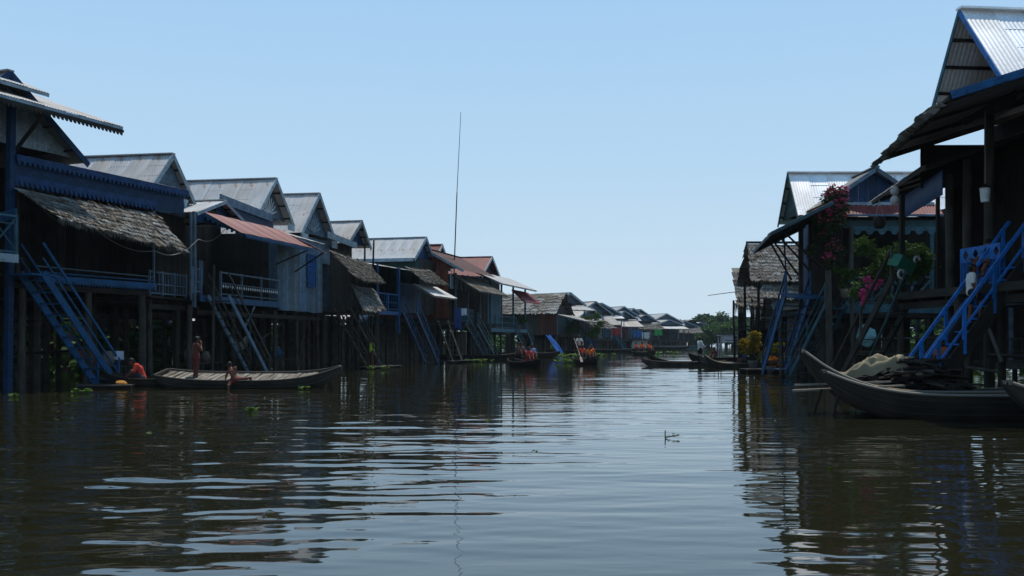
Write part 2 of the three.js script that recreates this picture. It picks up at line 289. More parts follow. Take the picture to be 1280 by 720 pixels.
// ---------------------------------------------------------------- figures: tapered bones joined by a smooth minimum, meshed with surface nets
function field(bones, k) {
  return (x, y, z) => {
    let d = 1e9;
    for (const b of bones) {
      const ex = b[4] - b[0], ey = b[5] - b[1], ez = b[6] - b[2], px = x - b[0], py = y - b[1], pz = z - b[2], q = ex * ex + ey * ey + ez * ez;
      let t = q > 0 ? (px * ex + py * ey + pz * ez) / q : 0; t = t < 0 ? 0 : t > 1 ? 1 : t;
      const e = Math.hypot(px - ex * t, py - ey * t, pz - ez * t) - (b[3] + (b[7] - b[3]) * t), h = Math.max(0, k - Math.abs(d - e)) / k;
      d = Math.min(d, e) - h * h * k * .25;
    }
    return d;
  };
}
function nets(f, bones, cell, pad = .04) {
  const lo = [1e9, 1e9, 1e9], hi = [-1e9, -1e9, -1e9];
  for (const b of bones) for (const o of [0, 4]) for (let c = 0; c < 3; c++) { lo[c] = Math.min(lo[c], b[o + c] - b[o + 3] - pad); hi[c] = Math.max(hi[c], b[o + c] + b[o + 3] + pad); }
  const n = lo.map((l, c) => Math.ceil((hi[c] - l) / cell) + 1), [nx, ny, nz] = n, F = new Float32Array(nx * ny * nz), id = new Int32Array(nx * ny * nz).fill(-1), at = (i, j, k) => i + nx * (j + ny * k), pos = [], idx = [];
  for (let k = 0; k < nz; k++) for (let j = 0; j < ny; j++) for (let i = 0; i < nx; i++) F[at(i, j, k)] = f(lo[0] + i * cell, lo[1] + j * cell, lo[2] + k * cell);
  for (let k = 0; k < nz - 1; k++) for (let j = 0; j < ny - 1; j++) for (let i = 0; i < nx - 1; i++) {
    let c = 0, s = [0, 0, 0], m = 0; const v = [];
    for (let q = 0; q < 8; q++) { v[q] = F[at(i + (q & 1), j + (q >> 1 & 1), k + (q >> 2))]; if (v[q] < 0) m |= 1 << q; }
    if (m === 0 || m === 255) continue;
    for (let q = 0; q < 8; q++) for (let a = 0; a < 3; a++) { const r = q | (1 << a); if (r === q || (v[q] < 0) === (v[r] < 0)) continue; const t = v[q] / (v[q] - v[r]); for (let e = 0; e < 3; e++) s[e] += ((q >> e) & 1) + (e === a ? t : 0); c++; }
    id[at(i, j, k)] = pos.length / 3; pos.push(lo[0] + (i + s[0] / c) * cell, lo[1] + (j + s[1] / c) * cell, lo[2] + (k + s[2] / c) * cell);
  }
  const quad = (a, b, c, d, flip) => { if (a < 0 || b < 0 || c < 0 || d < 0) return; flip ? idx.push(a, c, b, a, d, c) : idx.push(a, b, c, a, c, d); };
  for (let k = 1; k < nz - 1; k++) for (let j = 1; j < ny - 1; j++) for (let i = 1; i < nx - 1; i++) {
    const s = F[at(i, j, k)] < 0;
    if (s !== F[at(i + 1, j, k)] < 0) quad(id[at(i, j - 1, k - 1)], id[at(i, j, k - 1)], id[at(i, j, k)], id[at(i, j - 1, k)], !s);
    if (s !== F[at(i, j + 1, k)] < 0) quad(id[at(i - 1, j, k - 1)], id[at(i - 1, j, k)], id[at(i, j, k)], id[at(i, j, k - 1)], !s);
    if (s !== F[at(i, j, k + 1)] < 0) quad(id[at(i - 1, j - 1, k)], id[at(i, j - 1, k)], id[at(i, j, k)], id[at(i - 1, j, k)], !s);
  }
  const g = new THREE.BufferGeometry(); g.setAttribute('position', new THREE.Float32BufferAttribute(pos, 3)); g.setIndex(idx); g.computeVertexNormals(); return g;
}
// joints of a figure 1.7 m tall, facing +z; r = its own right hand (-x)
const POSE = {
  stand: { pe: [0, .93, 0], ch: [0, 1.25, 0], ne: [0, 1.45, .0], he: [0, 1.58, .03], sr: [-.17, 1.4, 0], er: [-.22, 1.12, -.02], wr: [-.22, .88, .06], sl: [.17, 1.4, 0], el: [.22, 1.12, -.02], wl: [.22, .88, .06], hr: [-.09, .9, 0], kr: [-.1, .5, .02], ar: [-.11, .08, -.02], hl: [.09, .9, 0], kl: [.1, .5, .02], al: [.11, .08, -.02] },
  sit: { pe: [0, .12, 0], ch: [0, .43, .02], ne: [0, .63, .06], he: [0, .76, .1], sr: [-.17, .58, .04], er: [-.23, .34, .12], wr: [-.14, .26, .32], sl: [.17, .58, .04], el: [.23, .34, .12], wl: [.14, .26, .32], hr: [-.09, .1, .03], kr: [-.14, .36, .36], ar: [-.12, .06, .5], hl: [.09, .1, .03], kl: [.14, .36, .36], al: [.12, .06, .5] },
  chair: { pe: [0, .12, 0], ch: [0, .43, .02], ne: [0, .63, .05], he: [0, .76, .09], sr: [-.17, .58, .03], er: [-.22, .34, .1], wr: [-.12, .2, .3], sl: [.17, .58, .03], el: [.22, .34, .1], wl: [.12, .2, .3], hr: [-.09, .1, .03], kr: [-.11, .14, .44], ar: [-.11, -.27, .44], hl: [.09, .1, .03], kl: [.11, .14, .44], al: [.11, -.27, .44] },
};
const SKIN = [mat([.14, .058, .035], clothT, .6), mat([.10, .036, .022], clothT, .6)], HAIR = mat([.009, .008, .007], null, .6), EYE = mat([.02, .015, .012], null, .3), LIP = mat([.12, .035, .03], null, .6);
const cl = c => mat(c, clothT, .9);
function person(label, pos, turn, o) {
  const s = (o.h || 1.65) / 1.7, cell = o.cell || .022, J = { ...POSE[o.pose || 'stand'], ...(o.j || {}) }, g = T('person', label, 'person', pos, turn, o.group);
  const P = {}; for (const k in J) P[k] = J[k].map(q => q * s);
  const B = (a, ra, b, rb) => [...a, ra * s, ...b, rb * s], sub = (a, b) => a.map((q, i) => q - b[i]), plus = (a, b, k = 1) => a.map((q, i) => q + b[i] * k), unit = a => { const l = Math.hypot(...a) || 1; return a.map(q => q / l); };
  const f = unit(o.face || [0, o.nod || 0, 1]), up = unit(plus([0, 1, 0], f, -f[1])), rt = [up[1] * f[2] - up[2] * f[1], up[2] * f[0] - up[0] * f[2], up[0] * f[1] - up[1] * f[0]];
  const hp = (x, y, z) => P.he.map((q, i) => q + s * (rt[i] * x + up[i] * y + f[i] * z));
  const torso = [B(P.pe, .115, P.ch, .12), B(plus(P.ch, [.05 * s, 0, 0]), .1, plus(P.sl, [-.05 * s, -.04 * s, 0]), .075), B(plus(P.ch, [-.05 * s, 0, 0]), .1, plus(P.sr, [.05 * s, -.04 * s, 0]), .075), B(P.hl, .095, P.hr, .095), B(P.ch, .1, P.ne, .055)];
  const arm = (a, e, w) => [B(a, .052, e, .04), B(e, .042, w, .028)], leg = (h, k, a) => [B(h, .088, k, .055), B(k, .056, plus(a, [0, .1 * s, 0]), .045), B(plus(a, [0, .1 * s, 0]), .045, a, .036)];
  const toe = (k, a) => { let d = unit([a[0] * .0 + f[0] * .3, 0, f[2] * .3 || .3]); if (o.toe) d = o.toe; return [B(plus(a, [0, -.035 * s, 0]), .035, plus(plus(a, d, .15 * s), [0, -.05 * s, 0]), .025)]; };
  const head = [B(hp(0, .035, -.015), .09, hp(0, .03, .015), .085), B(hp(0, -.05, .03), .058, hp(0, -.085, .06), .032), B(hp(0, -.02, .085), .014, hp(0, -.035, .108), .016), B(hp(.088, -.01, -.01), .02, hp(.092, .015, -.015), .018), B(hp(-.088, -.01, -.01), .02, hp(-.092, .015, -.015), .018), B(hp(-.05, .02, .07), .022, hp(.05, .02, .07), .022), B(P.ne, .052, hp(0, -.04, -.01), .052)];
  const all = [...torso, ...arm(P.sr, P.er, P.wr), ...arm(P.sl, P.el, P.wl), ...leg(P.hr, P.kr, P.ar), ...leg(P.hl, P.kl, P.al), ...toe(P.kr, P.ar), ...toe(P.kl, P.al)];
  const geos = [nets(field(all, .05 * s), all, cell), nets(field(head, .025 * s), head, cell * .5, .02)];
  for (const [e, w, sgn, hd] of [[P.er, P.wr, 1, o.handR], [P.el, P.wl, -1, o.handL]]) {
    const d = unit(hd || sub(w, e)); let q = unit([d[1] * 0 - d[2] * 1, 0, d[0]]); if (!isFinite(q[0]) || Math.hypot(d[0], d[2]) < .15) q = [0, 0, 1]; q = unit(plus(q, d, -(q[0] * d[0] + q[1] * d[1] + q[2] * d[2])));
    const n = [d[1] * q[2] - d[2] * q[1], d[2] * q[0] - d[0] * q[2], d[0] * q[1] - d[1] * q[0]], at = (a, b, c) => w.map((z, i) => z + s * (d[i] * a + q[i] * b + n[i] * c)), hb = [B(at(-.01, 0, 0), .028, at(.03, 0, 0), .026), B(at(.03, -.02, 0), .018, at(.075, -.028, 0), .016), B(at(.03, .02, 0), .018, at(.075, .028, 0), .016)];
    [[-.033, .055], [-.011, .072], [.011, .068], [.033, .05]].forEach(([b, l]) => { hb.push(B(at(.08, b, 0), .0095, at(.08 + l * .55, b * 1.1, .012 * sgn), .0085), B(at(.08 + l * .55, b * 1.1, .012 * sgn), .0085, at(.08 + l * .95, b * 1.1, .035 * sgn), .007)); });
    hb.push(B(at(.015, .025, 0), .012, at(.045, .055, .012 * sgn), .0105), B(at(.045, .055, .012 * sgn), .0105, at(.075, .06, .028 * sgn), .0085));
    geos.push(nets(field(hb, .012 * s), hb, Math.max(.0065, cell * .32), .012));
  }
  M(g, 'body', mergeGeometries(geos), o.skin || SKIN[0]);
  const hair = [B(hp(0, .05, -.03), .094, hp(0, .065, .015), .085), B(hp(0, .0, -.045), .08, hp(0, o.long ? -.16 : -.03, -.06), o.long ? .06 : .06)];
  if (!o.bald) M(g, 'hair', nets(field(hair, .03 * s), hair, cell * .6, .03), HAIR);
  for (const x of [-.033, .033]) { const e = M(g, 'eye', new THREE.SphereGeometry(.011 * s, 8, 6), EYE); e.position.set(...hp(x, .0, .092)); }
  { const a = hp(-.022, -.058, .088), b = hp(.022, -.058, .088); M(g, 'mouth', new THREE.TubeGeometry(new THREE.CatmullRomCurve3([A(a), A(hp(0, -.06, .094)), A(b)]), 6, .007 * s, 5), LIP); }
  const fat = (bs, e) => bs.map(b => { const c = b.slice(); c[3] += e; c[7] += e; return c; }), mid = (a, b, t) => a.map((q, i) => lerp(q, b[i], t));
  if (o.shirt) { const bs = fat([...torso.slice(0, 4), B(P.ch, .1, mid(P.ch, P.ne, .75), .07)], .017); for (const [a, e, w] of [[P.sr, P.er, P.wr], [P.sl, P.el, P.wl]]) { if (o.sleeve !== 0) bs.push(B(a, .07, o.sleeve === 1 ? e : mid(a, e, .75), .062)); if (o.sleeve === 1) bs.push(B(e, .058, mid(e, w, .92), .045)); } M(g, o.shirtName || 'shirt', nets(field(bs, .05 * s), bs, cell), cl(o.shirt)); }
  if (o.vest) { const bs = fat([torso[0], torso[1], torso[2]], .035); M(g, 'vest', nets(field(bs, .04 * s), bs, cell), cl(o.vest)); }
  if (o.shorts) { const e = o.trouser ? .95 : .75, bs = fat([B(P.hl, .1, P.hr, .1), B(P.pe, .115, mid(P.pe, P.ch, .25), .115)], .012); for (const [h, k, a] of [[P.hr, P.kr, P.ar], [P.hl, P.kl, P.al]]) { bs.push(B(h, .105, o.trouser ? k : mid(h, k, e), .078)); if (o.trouser) bs.push(B(k, .078, mid(k, a, .85), .065)); } M(g, o.trouser ? 'trousers' : 'shorts', nets(field(bs, .05 * s), bs, cell), cl(o.shorts)); }
  if (o.hat) { const h = M(g, 'hat', new THREE.LatheGeometry([[.17, -.02], [.172, -.012], [.1, .015], [.095, .06], [.07, .1], [0, .112], [0, .105], [.06, .09], [.085, .0], [.17, -.02]].map(q => new THREE.Vector2(q[0] * s, q[1] * s)), 18), cl(o.hat)); h.position.set(...hp(0, .085, -.01)); }
  if (o.cone) { const h = M(g, 'hat', new THREE.LatheGeometry([[.2, -.03], [.1, .06], [0, .15], [0, .14], [.19, -.035]].map(q => new THREE.Vector2(q[0] * s, q[1] * s)), 16), cl(o.cone)); h.position.set(...hp(0, .075, 0)); }
  return g;
}
// ---------------------------------------------------------------- boats
// hull along x; bow at +x
function hullG(L, B, fb, sheerB, sheerS, o = {}) {
  const n = 36, pos = [], uv = [], idx = [], th = .035, prof = [[-1, 1], [-.97, .55], [-.86, .14], [-.55, 0], [0, -.03], [.55, 0], [.86, .14], [.97, .55], [1, 1]], m = prof.length, ring = m * 2;
  const gun = t => fb + (t > .5 ? sheerB * Math.pow((t - .5) * 2, 3.2) : sheerS * Math.pow((.5 - t) * 2, 3.2)), keel = t => -.14 + (t > .5 ? (fb + sheerB + .02) * Math.pow((t - .5) * 2, o.kp || 7) : (fb + sheerS - .0) * Math.pow((.5 - t) * 2, o.ks || 7)), half = t => B / 2 * (t > .5 ? (1 - (1 - (o.bt ?? .16)) * Math.pow((t - .5) * 2, 2.6)) : (1 - (1 - (o.st ?? .3)) * Math.pow((.5 - t) * 2, 2.6)));
  for (let i = 0; i <= n; i++) {
    const t = i / n, x = (t - .5) * L, g = gun(t), k = Math.min(keel(t), g - .1), b = half(t), fl = .78;
    for (let side = 0; side < 2; side++) for (let q = 0; q < m; q++) { const [pz, py] = prof[side ? m - 1 - q : q], w = b * lerp(fl, 1, Math.max(0, py)) - (side ? th : 0); pos.push(x, lerp(k, g, Math.max(0, py)) + (side && py < .9 ? th : 0), pz * w); uv.push(x, py * (g - k) + (pz < 0 ? 2 : 0)); }
  }
  for (let i = 0; i < n; i++) for (let q = 0; q < ring; q++) { const a = i * ring + q, b = i * ring + (q + 1) % ring; idx.push(a, b, a + ring, b, b + ring, a + ring); }
  for (const i of [0, n]) for (let q = 0; q < m - 1; q++) { const a = i * ring + q, b = i * ring + q + 1, c = i * ring + ring - 1 - q, d = i * ring + ring - 2 - q; idx.push(a, b, d, a, d, c); }
  const g = new THREE.BufferGeometry(); g.setAttribute('position', new THREE.Float32BufferAttribute(pos, 3)); g.setAttribute('uv', new THREE.Float32BufferAttribute(uv, 2)); g.setIndex(idx); g.computeVertexNormals();
  return { g, gun, half, keel };
}
function boat(name, label, pos, turn, L, B, fb, sb, ss, m, o = {}) {
  const t = T(name, label, 'boat', pos, turn, o.group), h = hullG(L, B, fb, sb, ss, o); M(t, 'hull', h.g, one(m));
  for (const s of [-1, 1]) { const pts = []; for (let i = 0; i <= 14; i++) { const q = lerp(.015, .985, i / 14); pts.push([(q - .5) * L, h.gun(q) + .012, s * (h.half(q) + .004)]); } tube(t, 'gunwale', pts, .03, o.gm || m, 5, 28); }
  for (const q of o.thwarts || [.25, .5, .75]) bar(t, 'thwart', [(q - .5) * L, h.gun(q) - .09, -h.half(q) + .05], [(q - .5) * L, h.gun(q) - .09, h.half(q) - .05], .2, .035, o.gm || m);
  for (const q of o.ribs || []) for (const s of [-1, 1]) bar(t, 'rib', [(q - .5) * L, h.gun(q) - .02, s * (h.half(q) - .055)], [(q - .5) * L, .02, s * (h.half(q) * .66 - .05)], .05, .04, o.gm || m);
  for (const f of o.strakes || []) for (const s of [-1, 1]) { const pts = []; for (let i = 0; i <= 14; i++) { const q = lerp(.02, .975, i / 14), k = Math.min(h.keel(q), h.gun(q) - .1); pts.push([(q - .5) * L, lerp(k, h.gun(q), f), s * (h.half(q) * lerp(.78, 1, f) * (f < .55 ? .965 : .99) + .006)]); } tube(t, 'strake', pts, .014, m, 4, 28); }
  if (o.deck) { const [a, b, cross] = o.deck; const n = Math.round((b - a) * L / (cross || .22)); for (let i = 0; i < n; i++) { const q = lerp(a, b, (i + .5) / n); const d = bar(t, 'deck_plank', [(q - .5) * L, h.gun(q) - (o.dd ?? .10) + R(-.012, .012), -h.half(q) + .05], [(q - .5) * L, h.gun(q) - (o.dd ?? .10) + R(-.012, .012), h.half(q) - .05], (b - a) * L / n * R(.74, .97), .025, o.dm || paleWood); d.rotateY(R(-.03, .03)); } }
  for (const [q, s] of [[.99, 1], [.01, 0]]) bar(t, s ? 'stem_head' : 'stern_head', [(q - .5) * L, h.gun(q) + .0, -h.half(q)], [(q - .5) * L, h.gun(q) + .0, h.half(q)], .08, .07, o.gm || m);
  t.userData.hull = undefined; return { t, h };
}
// ---------------------------------------------------------------- leaves
function leaves(n, at, size, droop = .3, aspect = .5) {
  const pos = [], uv = [], q = new THREE.Quaternion(), e = new THREE.Euler(), v = V(0, 0, 0);
  for (let i = 0; i < n; i++) {
    const c = at(i), l = size * R(.6, 1.3), w = l * aspect; e.set(R(-.9, .9) - droop, R(0, 6.28), R(-.9, .9)); q.setFromEuler(e);
    const p = [[0, 0, 0], [-w * .5, l * .07, l * .5], [0, -l * .03, l * .5], [w * .5, l * .07, l * .5], [0, -l * .12, l]].map(a => v.set(...a).applyQuaternion(q).toArray().map((z, k) => z + c[k]));
    for (const [a, b, d] of [[0, 1, 2], [0, 2, 3], [1, 4, 2], [2, 4, 3]]) for (const k of [a, b, d]) { pos.push(...p[k]); uv.push(k * .2, i * .13 % 1); }
  }
  const g = new THREE.BufferGeometry(); g.setAttribute('position', new THREE.Float32BufferAttribute(pos, 3)); g.setAttribute('uv', new THREE.Float32BufferAttribute(uv, 2)); g.computeVertexNormals(); return g;
}
const leafMat = c => new THREE.MeshPhysicalMaterial({ color: C(...c), map: leafT, roughness: .85, specularIntensity: .3, side: THREE.DoubleSide, transmission: .25, thickness: 0 });
const LEAF = [leafMat([.055, .11, .022]), leafMat([.06, .11, .02]), leafMat([.03, .065, .018])], PINK = leafMat([.75, .08, .32]), REDF = leafMat([.5, .07, .17]), YELLOW = leafMat([.42, .27, .02]), YGREEN = leafMat([.2, .22, .02]), ORANGE = leafMat([.4, .16, .015]);
const inBall = (c, r, hollow = .2) => () => { for (;;) { const x = R(-1, 1), y = R(-1, 1), z = R(-1, 1), d = x * x + y * y + z * z; if (d < 1 && d > hollow) return [c[0] + x * r[0], c[1] + y * r[1], c[2] + z * r[2]]; } };
const clumps = (list) => () => inBall(...pick(list))();
function tree(label, pos, h, r, m, n, size, group, name = 'tree') {
  const t = T(name, label, 'tree', pos, R(0, 6), group); pole(t, 'trunk', [0, -.8, 0], [R(-.3, .3), h * .55, R(-.3, .3)], r * .07 + .05, r * .03 + .02, darkWood, .05);
  const list = []; for (let i = 0; i < 16; i++) { const a = R(0, 6.28), d = r * Math.sqrt(rnd()) * .8, y = h * R(.28, .92), k = r * R(.22, .42) * (1 - .45 * Math.abs(y / h - .55)), s = Math.max(.25, 1 - Math.pow(Math.max(0, y / h - .4) / .62, 2)); list.push([[Math.cos(a) * d * s, y, Math.sin(a) * d * s], [k, k * .72, k], .25]); if (i < 6) pole(t, 'limb', [0, h * R(.25, .5), 0], list[i][0], r * .025 + .02, .015, darkWood, .1, 5); }
  M(t, 'crown', leaves(n, clumps(list), size), m); return t;
}
// ---------------------------------------------------------------- the canal
const waveParts = [];
{ const keep = seed; seed = 77;
  for (let i = 0; i < 40; i++) { const l = (i > 35 ? R(2, 4) : .24 * Math.pow(7.5, i / 35)) * R(.92, 1.08), a = R(-.34, .34) * (i % 6 === 0 ? 2 : 1), k = 6.2832 / l; waveParts.push([Math.sin(a) * k, Math.cos(a) * k, R(0, 6.28), l * (i > 35 ? .0012 : i < 14 ? .0028 : .0019) * R(.6, 1.3), l]); }
  seed = keep; }
function waveH(x, d, dz) {
  const calm = vnoise(x * .11 + 40, d * .09 + 3, 400, 400, 61) * .6 + vnoise(x * .31 + 9, d * .22, 400, 400, 62) * .4, edge = Math.min(1, Math.max(0, (Math.abs(x - 1.2) - 1) / 5)), amp = (.16 + .84 * Math.max(0, Math.min(1, calm * 2 - .45))) * (.42 + .58 * edge);
  const wx = 1.2 * vnoise(x * .5, d * .4 + 7, 400, 400, 63);
  let h = 0; for (const [kx, kz, p, a, l] of waveParts) { if (l < dz * 3.2) continue; h += a * Math.sin(kx * x + kz * d + p + wx) * Math.min(1, (l / (dz * 3.2) - 1) * 2); }
  return h * amp;
}
{
  const xs = [], ds = []; for (let x = 0; x < 900; x += x < 7 ? .085 : .085 * Math.pow(x / 7, 1.35)) xs.push(x); const X = [...xs.slice(1).reverse().map(x => -x), ...xs];
  for (let d = -30; d < 4; d += 2) ds.push(d); for (let d = 4; d < 2600; d += d < 13 ? .042 : .042 * Math.pow(d / 13, 1.27)) ds.push(d);
  const nx = X.length, pos = new Float32Array(nx * ds.length * 3), uv = new Float32Array(nx * ds.length * 2), idx = new Uint32Array((nx - 1) * (ds.length - 1) * 6); let o = 0;
  ds.forEach((d, j) => { const dz = (ds[j + 1] ?? d + 40) - d; X.forEach((x, i) => { const k = j * nx + i, dx = i ? Math.abs(x - X[i - 1]) : 9; pos[k * 3] = x; pos[k * 3 + 1] = d > 3 && d < 700 && Math.abs(x) < 300 ? waveH(x, d, Math.max(dz, dx * .6)) : 0; pos[k * 3 + 2] = -d; uv[k * 2] = x; uv[k * 2 + 1] = d; }); });
  for (let j = 0; j < ds.length - 1; j++) for (let i = 0; i < nx - 1; i++) { const a = j * nx + i; idx[o++] = a; idx[o++] = a + 1; idx[o++] = a + nx; idx[o++] = a + 1; idx[o++] = a + nx + 1; idx[o++] = a + nx; }
  const g = new THREE.BufferGeometry(); g.setAttribute('position', new THREE.BufferAttribute(pos, 3)); g.setAttribute('uv', new THREE.BufferAttribute(uv, 2)); g.setIndex(new THREE.BufferAttribute(idx, 1)); g.computeVertexNormals();
  const bump = tex(1024, 1024, (u, v) => .5 * vnoise(u * 26, v * 60, 26, 60, 71) + .3 * vnoise(u * 60, v * 130, 60, 130, 72) + .2 * vnoise(u * 11, v * 24, 11, 24, 73), false);
  const w = shade(new THREE.Mesh(g, new THREE.MeshPhysicalMaterial({ color: C(.0135, .0135, .0065), roughness: .03, ior: 1.6, bumpMap: rep(bump, .13, .13), bumpScale: .0024 })));
  w.name = 'water'; w.userData = { kind: 'structure', label: 'rippled olive brown canal water', category: 'water' }; scene.add(w);
}
// ---------------------------------------------------------------- left bank, first house (only its canopy, post and balcony corner are in the picture)
const LA = [[-15.6, 0, -32], 1.1868], LB = [[-12.5, 0, -40], 1.3927], LC = [[-10.3, 0, -52], 1.3164];
const on = (f, x = 0, z = 0) => [f[0][0] + Math.cos(f[1]) * x + Math.sin(f[1]) * z, 0, f[0][2] - Math.sin(f[1]) * x + Math.cos(f[1]) * z];
function underfloor(h, x0, x1, z, top) { wall(h, [x0, z], [x1, z], -.6, top, darkThatch, .42, false, .05, 'added_palm_screen'); }  // rear screen added to block light and keep the under-floor dark
{
  const h = T('stilt_house', 'house with wide grey canopy fringed by sawn trim and a blue balcony', 'house', LA[0], LA[1], 'stilt houses along the canal');
  shed(h, [-9, 11.1, -4.6], [2.7, 11.1, -4.6], [-9, 8.98, 1.2], zinc, { name: 'canopy', edge: palePaint });
  valance(h, 'canopy_trim', [-9, 8.86, 1.24], [2.7, 8.86, 1.24], .2, .17, darkWood, false);
  shed(h, [-9, 11.75, -4.4], [.2, 11.75, -4.4], [-9, 9.62, .5], zinc, { name: 'upper_canopy', edge: palePaint });
  bar(h, 'canopy_brace', [-.69, 7.6, 0], [-.55, 8.8, 1.15], .08, .1, darkWood);
  bar(h, 'post', [-.95, -1, 0], [-.8, 9.4, 0], .2, .2, deepBlue); for (const x of [-3.6, -6.4]) bar(h, 'post', [x, -1, 0], [x, 9.4, 0], .2, .2, darkWood);
  deck(h, -8, -1.2, -4, 1, 4.15, greyWood); bar(h, 'floor_edge', [-8, 4.1, 1.02], [-1.45, 4.1, 1.02], .05, .26, palePaint);
  railing(h, [-5.2, 4.2, 1], [-1.5, 4.2, 1], 1.2, teal, { posts: 5, cross: true, balusters: 0, mid: .8 });
  bar(h, 'balcony_fascia', [-1.5, 5.5, 1], [-.9, 5.5, -.4], .04, .3, blue);
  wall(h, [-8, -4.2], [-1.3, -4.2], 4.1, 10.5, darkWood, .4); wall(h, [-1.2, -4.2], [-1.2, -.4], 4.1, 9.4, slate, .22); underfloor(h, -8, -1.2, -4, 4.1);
  stilts(h, [-3.6, -6.4], [-3.5], 4.1, poleWood, .13);
}
// second house: blue trim, thatched awning, blue stairs
{
  const h = T('stilt_house', 'blue house with sawn blue trim above a thatched awning and a blue stairway', 'house', LA[0], LA[1], 'stilt houses along the canal');
  gableRoof(h, -3.6, 2.25, 7.75, 10.1, -9, .05, { sheet: oldZinc, barge: deepBlue, gable: palePaint, lying: false, inset: .5, xm: -.9 });
  wall(h, [-.72, 0], [7.2, 0], 6.55, 7.45, deepBlue, .45, true, 0, 'frieze');
  bar(h, 'cornice', [-.75, 7.47, .07], [7.3, 7.45, .07], .2, .07, deepBlue);
  valance(h, 'upper_trim', [-.75, 7.43, .16], [7.3, 7.41, .16], .24, .2, deepBlue); valance(h, 'lower_trim', [-.72, 6.86, .05], [5.7, 6.82, .05], .34, .2, deepBlue, false);
  sheeting(grp(h, 'roof_wing'), [-.8, 7.5, .15], [8.1, 0, 0], [0, .45, -3.5], oldZinc, .85, 'roof_sheet');
  const aw = grp(h, 'thatched_awning'); thatching(aw, [-.75, 6.44, .05], [5.5, 6.36, .05], [-.6, 5.42, 1.8], [5.15, 4.9, 1.8], 8, 17, thatch, .04); fringe(aw, [-.6, 5.42, 1.78], [5.2, 4.9, 1.78], .22, thatch, 420); fringe(aw, [5.5, 6.4, .1], [5.2, 4.9, 1.78], .3, thatch, 140);
  for (let i = 0; i < 6; i++) { const x = -.5 + i * 1.1; pole(aw, 'awning_pole', [x, 6.38, .05], [x * .97, 5.24 - i * .09, 1.72], .035, .03, poleWood); }
  deck(h, -.9, 5.6, -8, 0, 3.72, greyWood, .3); bar(h, 'floor_edge', [.2, 3.66, .03], [5.6, 3.66, .03], .05, .16, blue); bar(h, 'floor_trim', [.2, 3.83, .03], [5.6, 3.83, .03], .06, .05, blue); valance(h, 'floor_edge_trim', [.2, 3.6, .045], [5.6, 3.6, .045], .14, .14, blue);
  bar(h, 'balcony_rail', [.2, 4.02, 0], [5.6, 3.98, 0], .04, .04, slate);
  for (const x of [5.55]) bar(h, 'porch_post', [x, 3.6, 0], [x, 6.5, 0], .07, .07, slate); bar(h, 'porch_post', [-.6, 3.6, 0], [-.6, 6.6, 0], .12, .12, darkWood); bar(h, 'porch_post', [2.4, 3.6, -1.4], [2.4, 6.6, -1.4], .12, .12, darkWood);
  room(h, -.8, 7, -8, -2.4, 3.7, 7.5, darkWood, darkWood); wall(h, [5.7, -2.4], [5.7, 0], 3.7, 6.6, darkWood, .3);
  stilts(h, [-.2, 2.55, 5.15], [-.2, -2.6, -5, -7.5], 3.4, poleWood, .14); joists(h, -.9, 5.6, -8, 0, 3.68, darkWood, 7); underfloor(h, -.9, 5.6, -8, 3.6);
  for (const y of [1.1, 2.2]) pole(h, 'cross_pole', [-.4, y, -2.5], [5.3, y + .15, -2.5], .05, .045, darkWood);
  stairs(h, [-.55, 3.72, .12], [2.85, -.25, .12], [0, 0, 1], .95, 11, blue, { sh: .24, railH: .95, posts: [.98], r0: .0, r1: .96, sides: [0, 1] });
  bar(h, 'landing', [-1, 3.66, .55], [.1, 3.66, .55], 1.1, .06, blue);
}
{ // third: narrow house set back
  const h = T('stilt_house', 'narrow house whose pale board gable shows above blue sawn trim', 'house', LB[0], LB[1], 'stilt houses along the canal');
  gableRoof(h, -2.5, 1.1, 7.3, 9.05, -10, -1, { sheet: zinc, barge: palePaint, gable: slate, inset: .22, drop: .3 });
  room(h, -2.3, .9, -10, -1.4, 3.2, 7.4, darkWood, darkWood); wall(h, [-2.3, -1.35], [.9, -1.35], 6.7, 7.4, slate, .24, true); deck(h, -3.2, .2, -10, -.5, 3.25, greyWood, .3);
  railing(h, [-3.2, 3.28, -.55], [-.5, 3.28, -.55], .9, slate, { posts: 4, mid: .5, balusters: 12 });
  bar(h, 'eave_beam', [-3, 6.95, -.6], [-.6, 6.95, -.6], .06, .3, deepBlue); valance(h, 'eave_trim', [-3, 7.35, -.9], [.3, 7.35, -.9], .3, .4, palePaint);
  stilts(h, [-2.8, -.7], [-.8, -3.5, -7], 3.1, poleWood, .12); joists(h, -3.2, .2, -10, -.5, 3.2, darkWood, 4); underfloor(h, -3.2, .4, -8, 3.1);
}
